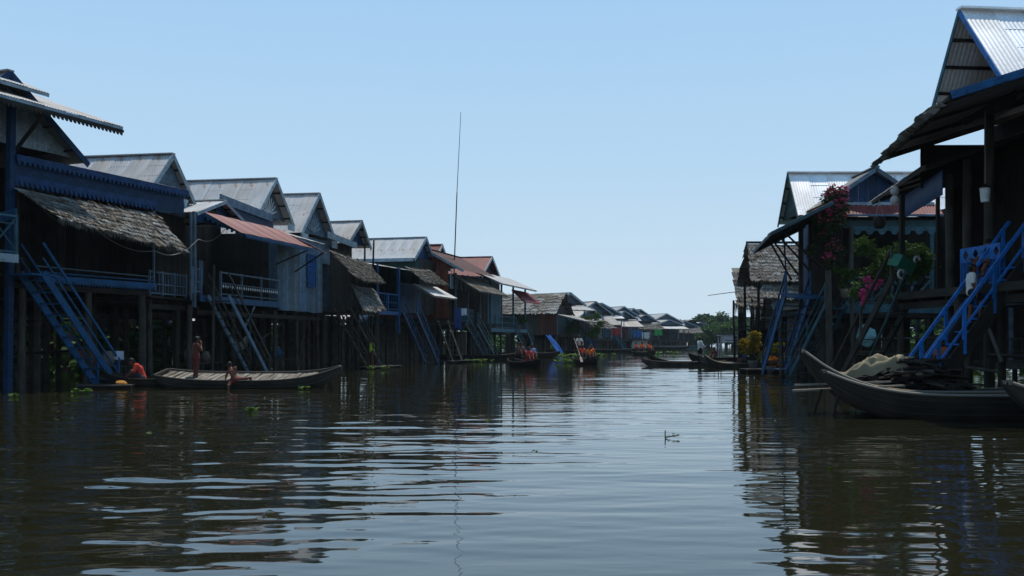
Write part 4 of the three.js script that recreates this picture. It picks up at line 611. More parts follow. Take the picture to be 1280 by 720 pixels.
{ // second on the right: white roof, red skirt, teal balcony
  const h = T('stilt_house', 'teal house with white zinc roof, red skirt roof and flowering creeper', 'house', [12, 0, -40], -Math.PI / 2, 'stilt houses along the canal');
  const rf = gableRoof(h, -3.9, -.9, 6.75, 8.8, -9, .1, { sheet: newZinc, barge: green, gable: green, inset: .15, xm: -2.4, bw: .12 });
  const s = grp(h, 'front_block'); s.rotation.y = Math.PI / 2;   // its x runs inland, its z towards the village end
  gableRoof(s, .25, 4.5, 6.95, 8.4, -1.4, 1.2, { name: 'pediment_roof', sheet: oldZinc, barge: slate, gable: deepBlue, inset: .35, xm: 2.37, bw: .16, lying: false }); bar(s, 'finial', [2.37, 8.3, 1.25], [2.37, 8.62, 1.25], .1, .1, slate);
  valance(s, 'scalloped_board', [.9, 7.02, 1.3], [4.6, 7.02, 1.3], .2, .2, palePaint); sheeting(grp(s, 'red_skirt_roof'), [.5, 6.95, 1.24], [4.2, 0, 0], [0, -.48, .62], redTile, .7, 'roof_sheet'); bar(s, 'gutter', [.5, 6.43, 1.9], [4.7, 6.43, 1.9], .1, .08, slate);
  const aw = shed(s, [-.1, 6.75, 3.6], [1.2, 6.75, -4.4], [-2.4, 5.62, 3.6], green, { name: 'side_awning', edge: teal }); for (const [z, q] of [[2.6, -1.7], [.9, -1.4], [-.8, -1.2], [-2.2, -.9]]) pole(s, 'awning_strut', [.1, 4.2, z - .4], [q, 5.75, z], .045, .04, darkWood);
  bar(s, 'porch_beam', [.3, 6.15, 1.35], [4.7, 6.15, 1.35], .1, .3, teal); valance(s, 'porch_trim', [1.3, 6.05, 1.4], [4.7, 6.05, 1.4], .32, .5, teal);
  bar(s, 'porch_post', [1.33, 2.9, 1.3], [1.33, 6.1, 1.3], .16, .16, teal); bar(s, 'porch_post', [.0, 2.9, 1.0], [.0, 6.8, 1.0], .16, .16, darkWood); bar(s, 'porch_post', [-.2, 2.9, -.2], [-.2, 6.7, -.2], .16, .16, darkWood); bar(s, 'porch_post', [4.5, 2.9, 1.3], [4.5, 6.1, 1.3], .14, .14, teal);
  deck(s, .2, 6, -6, 1.4, 2.95, greyWood, .3); bar(s, 'deck_edge', [.9, 2.83, 1.43], [6, 2.83, 1.43], .05, .36, teal); railing(s, [1.35, 2.97, 1.35], [4.5, 2.97, 1.35], 1.1, teal, { posts: 5, cross: true, balusters: 0, mid: .75 });
  wall(s, [.4, -1.2], [5.8, -1.2], 2.9, 6.9, darkWood, .35); wall(s, [5.8, -6], [5.8, 1.2], 2.9, 7, darkWood, .4); wall(s, [1.5, -6], [1.5, -1.2], 2.9, 6.9, deepBlue, .35); wall(s, [1.5, -6], [5.8, -6], 2.9, 7, darkWood, .4);
  stilts(s, [.3, 1.5, 4.4, 5.7], [1.2, -1.5, -5], 2.8, poleWood, .13); joists(s, .2, 6, -6, 1.4, 2.9, darkWood, 5); wall(s, [.3, -4], [5.8, -4], -.5, 2.8, darkThatch, .42, false, .03, 'added_palm_screen'); for (const y of [1.0, 1.6]) pole(s, 'cross_pole', [1.3, y, 1.3], [5.6, y + .1, 1.3], .04, .035, greyWood);  // screen under the deck is added to keep the space dark
  stairs(h, [1.0, 3.5, .15], [-2.6, .2, .15], [0, 0, 1], 1.0, 10, blue, { rail: blue, sh: .3, railH: .8, posts: [0, .33, .66, 1] }); bar(h, 'landing', [.6, 3.45, .7], [2.2, 3.2, .5], 1.3, .06, blue);
  stairs(h, [2.6, 3.0, -.75], [-1.4, .1, -.5], [0, 0, 1], .8, 9, teal, { name: 'side_stairs', sh: .22, railH: .8, rail: teal });
  pole(h, 'mooring_pole', [3.9, -1, .35], [3.9, 4.15, .4], .13, .11, poleWood, .01); pole(h, 'mooring_pole', [2.4, -1, -1.0], [2.3, 6, -1.0], .08, .07, poleWood, .02); bar(h, 'roof_brace', [-1.2, 4.0, .5], [.2, 5.7, 1.0], .06, .06, deepBlue);
}
{ // third on the right: thatched shed
  const h = T('thatched_shed', 'open fronted brown thatched shed on dark poles behind the yellow shrubs', 'shed', [12.95, 0, -52], 0);
  const t = grp(h, 'thatched_roof'); thatching(t, [0, 6.85, -2], [6.5, 6.85, -2], [-.45, 4.75, .4], [6.5, 4.75, .4], 12, 18, thatch, .05); thatching(t, [0, 6.85, -2], [6.5, 6.85, -2], [0, 4.75, -4.4], [6.5, 4.75, -4.4], 7, 12, thatch, .05); fringe(t, [0, 4.8, .4], [6.5, 4.8, .4], .25, thatch, 240); bar(t, 'ridge_pole', [-.1, 6.95, -2], [6.5, 6.95, -2], .16, .12, darkWood); bar(t, 'verge_pole', [-.08, 6.9, -2], [-.12, 4.7, .45], .07, .07, darkWood);
  const s = grp(h, 'thatched_skirt'); thatching(s, [.2, 4.55, .2], [6.3, 4.55, .2], [0, 3.85, 1.0], [6.3, 3.85, 1.0], 3, 14, paleWood.concat(thatch), .1); thatching(s, [.6, 3.75, .6], [4.4, 3.75, .6], [.5, 3.25, 1.1], [4.4, 3.25, 1.1], 2, 9, paleWood.concat(thatch), .12);
  deck(h, -.4, 6.5, -5, .6, 2.2, darkWood, .4); for (const x of [0, 1.4, 3, 5, 6.4]) { pole(h, 'pole', [x, -1, .3], [x, 4.9, .3], .08, .07, darkWood); pole(h, 'pole', [x + .3, -1, -4], [x + .3, 4.9, -4], .08, .07, darkWood); }
  wall(h, [1.5, -4.6], [6.4, -4.6], -.4, 5, darkWood, .4); wall(h, [1.6, -4.5], [1.6, -1], 2.2, 5.4, darkWood, .4); bar(h, 'rail', [0, 2.75, .75], [3.4, 2.72, .75], .05, .05, paleWood); for (let i = 0; i < 5; i++) pole(h, 'lath', [0, 2.6 + i * .3, .35], [6.4, 2.6 + i * .3, .35], .03, .03, darkWood);
}
{
  const h = T('thatched_shed', 'narrow ragged thatch lean-to with a bamboo pole sticking out over the canal', 'shed', [13.2, 0, -58], 0);
  const t = grp(h, 'thatched_roof'); thatching(t, [.1, 5.95, -1.5], [4, 5.95, -1.5], [-.1, 3.7, .6], [4, 3.7, .6], 9, 10, thatch.concat(paleWood), .05); fringe(t, [-.2, 3.75, .6], [1.6, 3.75, .6], .6, thatch, 220); fringe(t, [-.15, 3.9, .3], [-.2, 3.4, .7], 1.1, darkThatch, 90);
  for (const [x, z] of [[.1, .4], [.45, .2], [.8, .5], [.2, -1.5], [1.2, .4], [1.4, -1.4]]) pole(h, 'pole', [x + R(-.15, .15), -1, z], [x, 4, z], .07, .06, darkWood, .03); wall(h, [.6, -2], [4, -2], -.3, 4.6, darkWood, .35, false, .12); deck(h, -.2, 4, -2, .6, 1.6, darkWood, .4);
  pole(h, 'bamboo_pole', [2.5, 4.75, .8], [-1.75, 4.2, .5], .03, .02, poleWood, .004, 6); for (let i = 0; i < 4; i++) pole(h, 'lath', [0, 1.9 + i * .5, .5], [3.6, 1.9 + i * .5, .5], .035, .03, darkWood);
}
addedLowHouse('added low plank house closing the gap behind the teal house on the right bank', [19.8, 0, -38], -1.5, 15); addedLowHouse('added low plank house closing the gap behind the tall house on the right bank', [20.5, 0, -22], -1.5, 14);  // low houses added to block bright gaps seen under the right bank houses
farHouse('dark house on the right bank beyond the thatch lean-to', [19, 0, -66], -1.2, 8, 9, 2.4, 4.4, 5.4, { roof: oldZinc, wall: darkWood });
// ---------------------------------------------------------------- trees
const TG = [leafMat([.045, .11, .028]), leafMat([.075, .155, .035]), leafMat([.035, .09, .03])];
[[868, 300, 7.6, 6, 0], [883, 285, 8.6, 6.5, 2], [897, 300, 8.2, 7, 1], [908, 280, 8.9, 7, 0], [921, 292, 7.8, 7, 2], [936, 300, 8, 7, 0], [857, 330, 7, 6, 1], [846, 345, 8, 6, 0]].forEach(([px, d, h, r, m], i) => tree(['broad tree at the bend with a rounded dark crown', 'tall dark tree at the bend just behind the row end', 'mid green tree at the bend between two darker crowns', 'tallest domed tree at the bend beside the thatch lean-to', 'dark tree at the bend half hidden by the lean-to', 'tree at the bend seen through the shed poles', 'low tree rising behind the last tin roofs', 'small tree top behind the far gables'][i], at(px, d), h, r, TG[m], 3600, 1.15, 'trees at the bend'));
[[870, 255, 4.4, 5, 1], [886, 248, 4.6, 5, 1], [901, 250, 5.4, 5.5, 1], [915, 240, 5, 5, 1], [930, 240, 5.4, 6, 1]].forEach(([px, d, h, r, m], i) => tree(['light green waterside shrub beside the last tin house', 'low light green waterside shrub under the tall dark tree', 'tallest light green waterside shrub under the mid green tree', 'light green waterside shrub under the tallest domed tree', 'light green waterside shrub half hidden by the lean-to'][i], at(px, d), h, r, TG[m], 2200, .9, 'waterside shrubs at the bend', 'shrub'));
{ // flooded scrub behind both rows of houses, one unbroken mass
  const list = []; for (let i = 0; i < 150; i++) { const d = 26 + i * 1.7, x = d < 52 ? -27 + .3 * (d - 26) : farAt(d)[0] - R(16, 24); list.push([[x, R(.6, 1.7), -d], [2.6, R(1.4, 2.4), 2.4], .1]); } for (let i = 0; i < 60; i++) { const d = 24 + i * 2.6; list.push([[Math.max(24, d * .27) + R(0, 9), R(.6, 1.8), -d], [2.6, R(1.4, 2.6), 2.6], .1]); }
  const o = shade(new THREE.Mesh(leaves(26000, clumps(list), .8), TG[0])); o.name = 'flooded_scrub'; o.userData = { kind: 'stuff', label: 'dense green flooded scrub behind the houses', category: 'scrub' }; scene.add(o);
}
// ---------------------------------------------------------------- boats moored at the left
const heeled = boat('sampan', 'long grey plank decked sampan with a pointed bow where two boys play', [-8.75, .1, -33], .0, 6.1, 1.9, .27, .36, .16, greyWood, { dd: .05, deck: [.03, .86, .2], thwarts: [], ribs: [.2, .4, .6, .8], strakes: [.45, .75], st: .72, bt: .12, ks: 12, gm: greyWood });
boat('sampan', 'short dark sampan with the red shirted person, moored behind the plank decked one', [-12.2, .03, -33.5], Math.PI, 3.4, 1.3, .24, .3, .1, darkWood, { deck: [.0, .45, .24], thwarts: [.7], bt: .2, dm: greyWood });
heeled.t.rotation.x = .12;   // heels towards the boy who leans over its side
// ---------------------------------------------------------------- boats moored at the right
boat('sampan', 'grey sampan with weathered gunwales moored in front of the firewood', [9.5, .05, -20.3], Math.PI - .09, 6.1, 1.15, .42, .5, .1, hullWood, { thwarts: [.3], ribs: [.45, .55, .66], deck: [.02, .2, .4], bt: .13, kp: 4.5, gm: paleWood, strakes: [.3, .55, .78] });
boat('sampan', 'tall bowed sampan carrying firewood under a cream cloth', [9.5, .05, -21.7], Math.PI - .02, 6.3, 1.2, .42, .95, .2, hullWood, { thwarts: [.35, .7, .85], bt: .16, kp: 4, gm: paleWood, strakes: [.4, .7] });
boat('sampan', 'sampan with a blunt pale bow poking in beside the grey one', [11.95, .05, -18.0], Math.PI - .12, 5.6, 1.1, .4, .38, .2, hullWood, { thwarts: [.6, .85], gm: paleWood, bt: .3, kp: 5 });
boat('sampan', 'slim brown sampan carrying the man in a white shirt', [10.5, .0, -60], Math.PI, 5.2, .9, .24, .2, .1, greyWood, { bt: .12, thwarts: [.3, .6] });
boat('sampan', 'low dark sampan with raised stern beyond the white shirted man', [11.0, .0, -62.5], .03, 4.6, .9, .22, .1, .45, darkWood, { bt: .15, thwarts: [.4, .6] });
boat('sampan', 'pale bowed sampan moored beside the thatch lean-to', [12.5, .02, -55.2], Math.PI - .1, 3.4, .95, .26, .5, .1, greyWood, { gm: paleWood, bt: .2, kp: 4 });
boat('sampan', 'second pale bowed sampan tied behind its twin at the lean-to', [12.9, .02, -57], Math.PI - .05, 4.2, .95, .26, .5, .1, greyWood, { gm: paleWood, bt: .2, kp: 4 });
boat('sampan', 'dark sampan with a low cabin frame near the lean-to', [13.6, .04, -63], Math.PI, 4.6, 1.1, .4, .3, .2, darkWood, {});
// long boats tied along the left row
[['long dark sampan tied below the red gabled house', -2.8, 78.5, .1, 6.6], ['dark sampan tied below the teal deck', 1.2, 91, -.05, 6.5], ['dark sampan tied below the creepers', 7.4, 116, .06, 7], ['low dark sampan tied below the wide grey gable', 12.2, 128, -.04, 8], ['teal sided boat moored near the far grey gables', 33, 196, .02, 12], ['long low boat moored before the end of the row', 27, 172, 0, 8]].forEach(([l, x, d, t, L], i) => boat('sampan', l, [x, .04, -d], t, L, 1.1, .32, .2, .15, i === 4 ? teal : darkWood, { thwarts: [.3, .6], gm: i === 4 ? teal : greyWood }));
// planks and oars poking out past the bows
[[[6.0, .52, -21.0], [8.4, .62, -21.1], 'weathered plank laid across the bows of the moored sampans', .14], [[6.15, .62, -21.4], [8.2, .7, -21.3], 'thin pole laid across beside the weathered plank', .07]].forEach(([a, b, l, w]) => { const t = T('plank', l, 'plank', a, 0); bar(t, 'board', [0, 0, 0], [b[0] - a[0], b[1] - a[1], b[2] - a[2]], w, .04, paleWood); });
[[6.35, 'slanting stake holding the plank, farther out from the bow'], [6.75, 'slanting stake holding the plank, next to the bow']].forEach(([x, l]) => { const t = T('stake', l, 'stake', [x, -.4, -21]); pole(t, 'shaft', [-.15, -.3, 0], [.25, .95, .05], .035, .03, darkWood, .02); });
// ---------------------------------------------------------------- firewood and cloth
{
  const t = T('firewood_heap', 'heap of dark split firewood in the tall bowed sampan', 'firewood', [8.75, .35, -21.75]);
  for (let i = 0; i < 170; i++) { const y = .82 * Math.pow(rnd(), 1.1), s = 1 - y / 1.25, x = .15 + R(-1.3, 1.35) * s, z = R(-.42, .5) * s, a = R(0, 3.14), l = R(.2, .5), e = R(-.35, .35); pole(t, 'stick', [x - Math.cos(a) * l, y - e * l * .6, z - Math.sin(a) * l * .5], [x + Math.cos(a) * l, y + e * l * .6, z + Math.sin(a) * l * .5], R(.025, .05), R(.02, .045), rnd() < .12 ? greyWood : darkWood, .03, 5); }
  const n = 34, mz = 18, pos = [], uv = [], idx = []; for (let j = 0; j <= mz; j++) for (let i = 0; i <= n; i++) { const u = i / n, v = j / mz, x = lerp(-1.6, .7, u), ridge = .5 * Math.exp(-Math.pow((x + .1) / .85, 2)) + .12 + .1 * vnoise(u * 5 + 3, 1, 99, 99, 82), f = Math.sin(v * Math.PI), z = lerp(-.6, -.08, v) * (.55 + .5 * u); pos.push(x + .05 * Math.sin(v * 9 + u * 4), ridge * (.45 + .55 * Math.pow(f, .6)) + .05 * Math.sin(u * 17 + v * 9 + 3 * vnoise(u * 4, v * 4, 99, 99, 83)) + .03 * Math.sin(u * 41 - v * 13 + 5 * vnoise(u * 6, v * 3, 99, 99, 84)) + .1 * vnoise(u * 9, v * 6, 99, 99, 81), z); uv.push(u * 2, v); }
  for (let j = 0; j < mz; j++) for (let i = 0; i < n; i++) { const a = j * (n + 1) + i; if (i < 9 && j > 9 + i * .5 && j < 15) continue; idx.push(a, a + n + 1, a + 1, a + 1, a + n + 1, a + n + 2); }
  const g = new THREE.BufferGeometry(); g.setAttribute('position', new THREE.Float32BufferAttribute(pos, 3)); g.setAttribute('uv', new THREE.Float32BufferAttribute(uv, 2)); g.setIndex(idx); g.computeVertexNormals();
  const c = M(scene, numbered('cloth'), g, mat([.25, .215, .14], clothT, .9)); c.position.set(8.45, .56, -21.5); c.userData = { label: 'cream cloth thrown over the firewood', category: 'cloth' };
}
function lump(name, label, cat, pos, r, c, s = 1, squash = [1, 1, 1], o = {}) { const g = new THREE.IcosahedronGeometry(r, 3), p = g.attributes.position; for (let i = 0; i < p.count; i++) { const x = p.getX(i), y = p.getY(i), z = p.getZ(i), k = 1 + .35 * s * (vnoise((x / r + 2) * 2.2 + pos[0], (y / r + 2) * 2.2 + (z / r) * 1.7, 99, 99, 91) - .5) + .18 * s * (vnoise((x / r + 2) * 6, (y / r + 2) * 6 + z / r * 5, 99, 99, 92) - .5); p.setXYZ(i, x * k * squash[0], y * k * squash[1], z * k * squash[2]); } g.computeVertexNormals(); const m = M(scene, numbered(name), g, mat(c, clothT, .85, o)); m.position.set(...pos); m.userData = { label, category: cat }; return m; }
function hang(label, pos, turn, w, h, col, name = 'laundry') { const n = 10, pos2 = [], uv = [], idx = [], k = R(0, 9); for (let j = 0; j <= 8; j++) for (let i = 0; i <= n; i++) { const u = i / n, v = j / 8; pos2.push((u - .5) * w * (1 - .12 * v * Math.sin(k)), -v * h * (1 + .06 * Math.sin(u * 9 + k)), (.05 * Math.sin(u * 14 + k) + .03 * Math.sin(u * 25 + 2 * k)) * (.3 + v)); uv.push(u * w, v * h); } for (let j = 0; j < 8; j++) for (let i = 0; i < n; i++) { const q = j * (n + 1) + i; idx.push(q, q + n + 1, q + 1, q + 1, q + n + 1, q + n + 2); } const g = new THREE.BufferGeometry(); g.setAttribute('position', new THREE.Float32BufferAttribute(pos2, 3)); g.setAttribute('uv', new THREE.Float32BufferAttribute(uv, 2)); g.setIndex(idx); g.computeVertexNormals(); const m = M(scene, numbered(name), g, mat(col, clothT, .9)); m.position.set(...pos); m.rotation.y = turn; m.userData = { label, category: 'cloth' }; return m; }
lump('sack', 'pale teal plastic sack stored under the teal balcony', 'sack', [13.65, 1.75, -38], .38, [.22, .42, .44], 1.2, [.95, 1.05, .6]);
{ const p = on(LA, 2.75, 1.07); hang('white and blue towel hung over the blue stair post', [p[0], 1.22, p[2] + .09], .9, .3, .3, [.45, .5, .6], 'towel'); lump('bundle', 'orange and yellow bundle on the float below the blue stairs', 'bundle', [-12.95, .17, -32.6], .11, [.55, .24, .05], 1.5, [1.6, .7, .8]); }
hang('blue cloth hanging below the white tin awning', on(LC, 19.4, 1.6).map((v, i) => i === 1 ? 3.9 : v), 1.0, .8, 1.5, [.015, .04, .14]); hang('white cloth hanging beside the blue cloth', on(LC, 20.5, 1.6).map((v, i) => i === 1 ? 3.9 : v), .7, .8, .5, [.5, .52, .55]);
{ const t = T('float', 'low plank float at the foot of the blue stairs', 'float', [-13.35, .05, -32.5], .2); for (let i = 0; i < 5; i++) bar(t, 'plank', [-.9, .06, -.4 + i * .2], [.8, .06, -.4 + i * .2], .17, .04, greyWood); pole(t, 'log', [-.9, -.03, -.3], [.8, -.03, -.3], .09, .08, darkWood); pole(t, 'log', [-.9, -.03, .3], [.8, -.03, .3], .09, .08, darkWood); }
{ const t = T('float', 'plank float under the person in the yellow vest', 'float', [...on(LC, 3.9, 1.6)], 1.3); for (let i = 0; i < 5; i++) bar(t, 'plank', [-1.4, .1, -.5 + i * .24], [3, .1, -.5 + i * .24], .2, .04, greyWood); pole(t, 'log', [-1.4, 0, -.3], [3, 0, -.3], .1, .1, darkWood); pole(t, 'log', [-1.4, 0, .3], [3, 0, .3], .1, .1, darkWood); for (const x of [1.2, 2.2]) { bar(t, 'frame_post', [x, .1, .3], [x, 1.2, .3], .07, .07, greyWood); } for (const y of [.7, 1.1]) bar(t, 'frame_rail', [1.2, y, .3], [2.2, y, .3], .05, .05, greyWood); }
{ const t = T('float', 'littered plank float under the rough ladder', 'float', [...on(LC, 18.6, 2.1)], 1.3); for (let i = 0; i < 6; i++) { const q = bar(t, 'plank', [-2.5, .12 + .02 * i, -.6 + i * .24], [3, .12, -.5 + i * .22], .2, .04, i % 2 ? paleWood : greyWood); q.rotateY(R(-.06, .06)); } pole(t, 'log', [-2.4, 0, 0], [3, 0, 0], .12, .12, darkWood); }
{ const a = on(LA, 5.5, .1), b = on(LB, -.9, .2), t = T('rope', 'slack rope strung between the thatched awning and the red awning house', 'rope', [0, 0, 0]); cable(t, 'strand', [a[0], 4.95, a[2]], [b[0], 5.6, b[2]], .35, .018, rope); cable(t, 'strand', [b[0], 5.6, b[2]], [...on(LB, 2.6, -.4)].map((v, i) => i === 1 ? 6.4 : v), .25, .018, rope); const c = on(LA, 1.9, .6); cable(t, 'strand', [c[0], 5.5, c[2]], [a[0], 4.95, a[2]], .3, .014, rope); }
// lanterns and pots at the right bank
function onR1(x, y, z) { const p = on(R1, x, z); return [p[0], y, p[2]]; }
{ const t = T('lantern', 'white paper box lantern hanging by a round post', 'lantern', onR1(-.4, 4.9, .1)); const g = new THREE.CylinderGeometry(.12, .09, .32, 6); M(t, 'shade', g, mat([.62, .64, .62], clothT, .8)); const c = M(t, 'cap', new THREE.ConeGeometry(.16, .1, 6), darkWood[0]); c.position.y = .21; pole(t, 'cord', [0, .2, 0], [0, 1.9, 0], .008, .008, rope, 0, 4); }
{ const t = T('buoy_string', 'two pale round floats hung one under the other below the side awning', 'float', onR1(-4.3, 5.45, .3)); for (const y of [.13, -.12]) { const m = M(t, 'ball', new THREE.SphereGeometry(.12, 14, 10), whitePaint[0]); m.position.y = y; m.scale.y = 1.1; } pole(t, 'cord', [0, .2, 0], [0, .55, 0], .008, .008, rope, 0, 4); }
{ const t = T('hanging_pot', 'small dark pot hung in front of the red skirt roof', 'pot', [11.2, 5.0, -30]); M(t, 'pot', new THREE.LatheGeometry([[0, 0], [.12, 0], [.2, .16], [.16, .3], [.18, .34], [.15, .32], [0, .1]].map(q => new THREE.Vector2(...q)), 14), darkWood[1]); for (const x of [-.12, .12]) pole(t, 'cord', [x, .32, 0], [0, .9, 0], .008, .008, rope, 0, 4); const p = on(R1, -5.2, -.1); }
{ const t = T('crate', 'tilted green plastic crate at the top of the plank stairs', 'crate', onR1(-4.3, 3.62, .1), .4); const k = grp(t, 'box'); k.rotation.set(.2, 0, -.42); const gm = [mat([.02, .13, .075], clothT, .5)]; bar(k, 'base', [-.28, -.16, 0], [.28, -.16, 0], .36, .02, gm); for (const z of [-.18, .18]) bar(k, 'side', [-.28, 0, z], [.28, 0, z], .02, .34, gm); for (const x of [-.28, .28]) bar(k, 'end', [x, 0, -.18], [x, 0, .18], .02, .34, gm); const r = M(t, 'cord_ring', new THREE.TorusGeometry(.11, .03, 8, 18), whitePaint[0]); r.position.set(-.22, -.28, .2); const hk = M(t, 'white_hook', new THREE.TorusGeometry(.09, .03, 8, 14, 4), whitePaint[0]); hk.position.set(.42, .12, .1); }
// stored things below the left houses
function jar(label, p, s, m) { const t = T('water_jar', label, 'jar', p); M(t, 'jar', new THREE.LatheGeometry([[0, 0], [.2, 0], [.34, .25], [.36, .42], [.28, .62], [.2, .68], [.24, .74], [.2, .74], [.16, .66], [0, .6]].map(q => new THREE.Vector2(q[0] * s, q[1] * s)), 16), m); M(t, 'lid', new THREE.CylinderGeometry(.23 * s, .23 * s, .04, 14), oldZinc[1]).position.y = .76 * s; }
{ const shelf = (label, f, x, z, L) => { const p = on(f, x, z), t = T('storage_shelf', label, 'shelf', p, f[1]); for (let i = 0; i < 4; i++) bar(t, 'slat', [-L / 2, .62 + R(-.02, .02), -.36 + i * .24], [L / 2, .62 + R(-.02, .02), -.36 + i * .24], .16, .03, greyWood); for (const a of [-1, 1]) for (const b of [-1, 1]) pole(t, 'leg', [a * L * .45, -.8, b * .35], [a * L * .45, .6, b * .35], .05, .045, poleWood); };
  shelf('low slat shelf with two jars under the blue house', LA, 4.1, -1.3, 2.2); shelf('low slat shelf with jars under the red awning house', LB, 1.9, -1.2, 2.6); shelf('low slat shelf under the boarded box room', LB, 9.2, -1.2, 2.4);
  const J = (l, f, x, z, s, m) => { const p = on(f, x, z); jar(l, [p[0], .64, p[2]], s, m); }; J('round clay jar on the shelf under the blue house', LA, 3.5, -1.3, .9, rustRed[1]); J('pale jar beside the clay jar under the blue house', LA, 4.5, -1.2, .7, paleWood[1]); J('grey jar on the shelf under the red awning house', LB, 1.2, -1.2, .9, oldZinc[2]); J('pale jar on the shelf under the red awning house', LB, 2.2, -1.1, .6, paleWood[0]); J('blue jar on the shelf under the boarded box room', LB, 9.6, -1.1, .8, blue[1]);
  const p = on(LB, 5.6, -1.2), t = T('hammock', 'slack pale hammock slung under the red awning house', 'hammock', p, LB[1]), n = 16, pos = [], uv = [], idx = []; for (let j = 0; j <= 4; j++) for (let i = 0; i <= n; i++) { const u = i / n, v = j / 4; pos.push(lerp(-1.1, 1.1, u), 1.9 - .8 * Math.sin(Math.PI * u) + .15 * Math.pow(v * 2 - 1, 2), (v - .5) * .6 * Math.sin(Math.PI * u)); uv.push(u * 2, v); } for (let j = 0; j < 4; j++) for (let i = 0; i < n; i++) { const q = j * (n + 1) + i; idx.push(q, q + n + 1, q + 1, q + 1, q + n + 1, q + n + 2); } const g = new THREE.BufferGeometry(); g.setAttribute('position', new THREE.Float32BufferAttribute(pos, 3)); g.setAttribute('uv', new THREE.Float32BufferAttribute(uv, 2)); g.setIndex(idx); g.computeVertexNormals(); M(t, 'netting', g, mat([.3, .28, .22], clothT, .9)); for (const s of [-1, 1]) tube(t, 'cord', [[s * 1.1, 1.9, 0], [s * 1.5, 2.4, 0], [s * 1.8, 3.0, 0]], .015, rope); }
{ const b = farAt(146, -5), t = T('covered_boat', 'small boat under a white curved awning before the wide grey gable', 'boat', [b[0], .03, b[2]], .2), h = hullG(4.2, 1.2, .35, .25, .2); M(t, 'hull', h.g, darkWood[1]); const g = new THREE.CylinderGeometry(.75, .75, 2.4, 14, 1, true, 0, Math.PI); g.rotateZ(Math.PI / 2); const r = M(t, 'awning', g, paleSheet[0]); r.position.y = .75; r.rotation.x = -Math.PI / 2; for (const x of [-1.1, 1.1]) for (const z of [-.5, .5]) bar(t, 'post', [x, .1, z], [x, .9, z], .05, .05, greyWood); }
[['jumble of blue cloth drying before the rust red plank house', 154, -3.4, 2.2, [.04, .12, .3]], ['green cloth drying on the narrow brown house', 175, -4, 2.6, [.06, .3, .08]], ['white cloth drying before the grey gabled house', 166, -3, 2.0, [.55, .56, .56]], ['red cloth drying under the deep stepped awning', 131, -3.6, 2.4, [.35, .05, .04]]].forEach(([l, q, o, y, col]) => { const p = farAt(q, o); hang(l, [p[0], y + .9, p[2]], .35, 1.5, 1.1, col); });
// ---------------------------------------------------------------- plants
function potted(label, pos, r, h, m, n, size, o = {}) { const t = T(o.name || 'potted_shrub', label, 'plant', pos, 0, o.group); if (!o.nopot) M(t, 'pot', new THREE.LatheGeometry([[0, 0], [.16, 0], [.22, .3], [.24, .3], [.24, .34], [.2, .34], [.18, .25], [0, .25]].map(q => new THREE.Vector2(...q)), 14), o.pot || oldZinc[0]); const L = []; for (let i = 0; i < (o.k || 9); i++) { const a = R(0, 6.28), d = r * Math.sqrt(rnd()) * .75; L.push([[Math.cos(a) * d * 1.15, .3 + h * R(.2, .95), Math.sin(a) * d * .9], [r * R(.16, .4), h * R(.08, .2), r * R(.16, .38)], .0]); if (i < 6) pole(t, 'stem', [0, .2, 0], L[i][0], .02, .008, darkWood, .06, 5); } M(t, 'foliage', leaves(n, clumps(L), size), m); if (o.flowers) M(t, 'flowers', leaves(o.fn || 300, clumps(o.fl || L), size * .8, .1, .9), o.flowers); return t; }
potted('tall yellow leaved shrub in a pot on the float by the lean-to', [11.75, .25, -48], .62, 1.55, YELLOW, 1500, .16, { k: 12, flowers: YGREEN, fn: 500 });
potted('lower yellow green shrub beside the tall yellow one', [12.75, .25, -47.6], .7, 1.0, YGREEN, 1300, .15, { k: 12, flowers: YELLOW, fn: 500 });
potted('small orange leaved plant low on the float edge', [12.3, .02, -46.8], .55, .5, ORANGE, 600, .13, { k: 8 }); potted('small yellow plant on the float end by the blue stairs', [13.2, .1, -46.6], .45, .55, YELLOW, 600, .13, { k: 8 });
{ const t = T('float', 'plank float carrying the potted yellow shrubs', 'float', [12.3, .12, -47.6]); for (let i = 0; i < 7; i++) bar(t, 'plank', [-1.1, .06, -.9 + i * .28], [1.5, .06, -.9 + i * .28], .24, .05, greyWood); for (const z of [-.7, .7]) pole(t, 'log', [-1.1, -.06, z], [1.5, -.06, z], .11, .1, darkWood); lump('plastic_bag', 'white plastic bag on the float behind the yellow shrubs', 'bag', [12.55, .95, -48.3], .2, [.7, .72, .75], 1.2, [1, 1, .6]); }
{ // creeper with red flowers hanging from the awning of the teal house
  const t = T('flowering_creeper', 'creeper with dark pink flowers hanging beside the red skirt roof', 'plant', [12.2, 0, -38]), L = []; for (let i = 0; i < 22; i++) { const y = R(4.4, 7.3); L.push([[R(-.55, .75) + (y - 5.5) * .22, y, R(-.3, .35)], [R(.2, .42), R(.2, .38), R(.2, .35)], .05]); } for (let i = 0; i < 4; i++) tube(t, 'vine', [[.3 + i * .08, 2.9, 0], [.1 + i * .1, 4.6, .1], [.2 + i * .12, 6, 0], [.6, 7.1, .1]], .03, darkWood); M(t, 'foliage', leaves(3200, clumps(L), .16), LEAF[2]); M(t, 'flowers', leaves(650, clumps(L.filter((q, i) => q[0][1] > 6 || i % 3 === 0).map(q => [[q[0][0], q[0][1] + .12, q[0][2] + .1], q[1], .05])), .13, .1, .9), REDF);
}
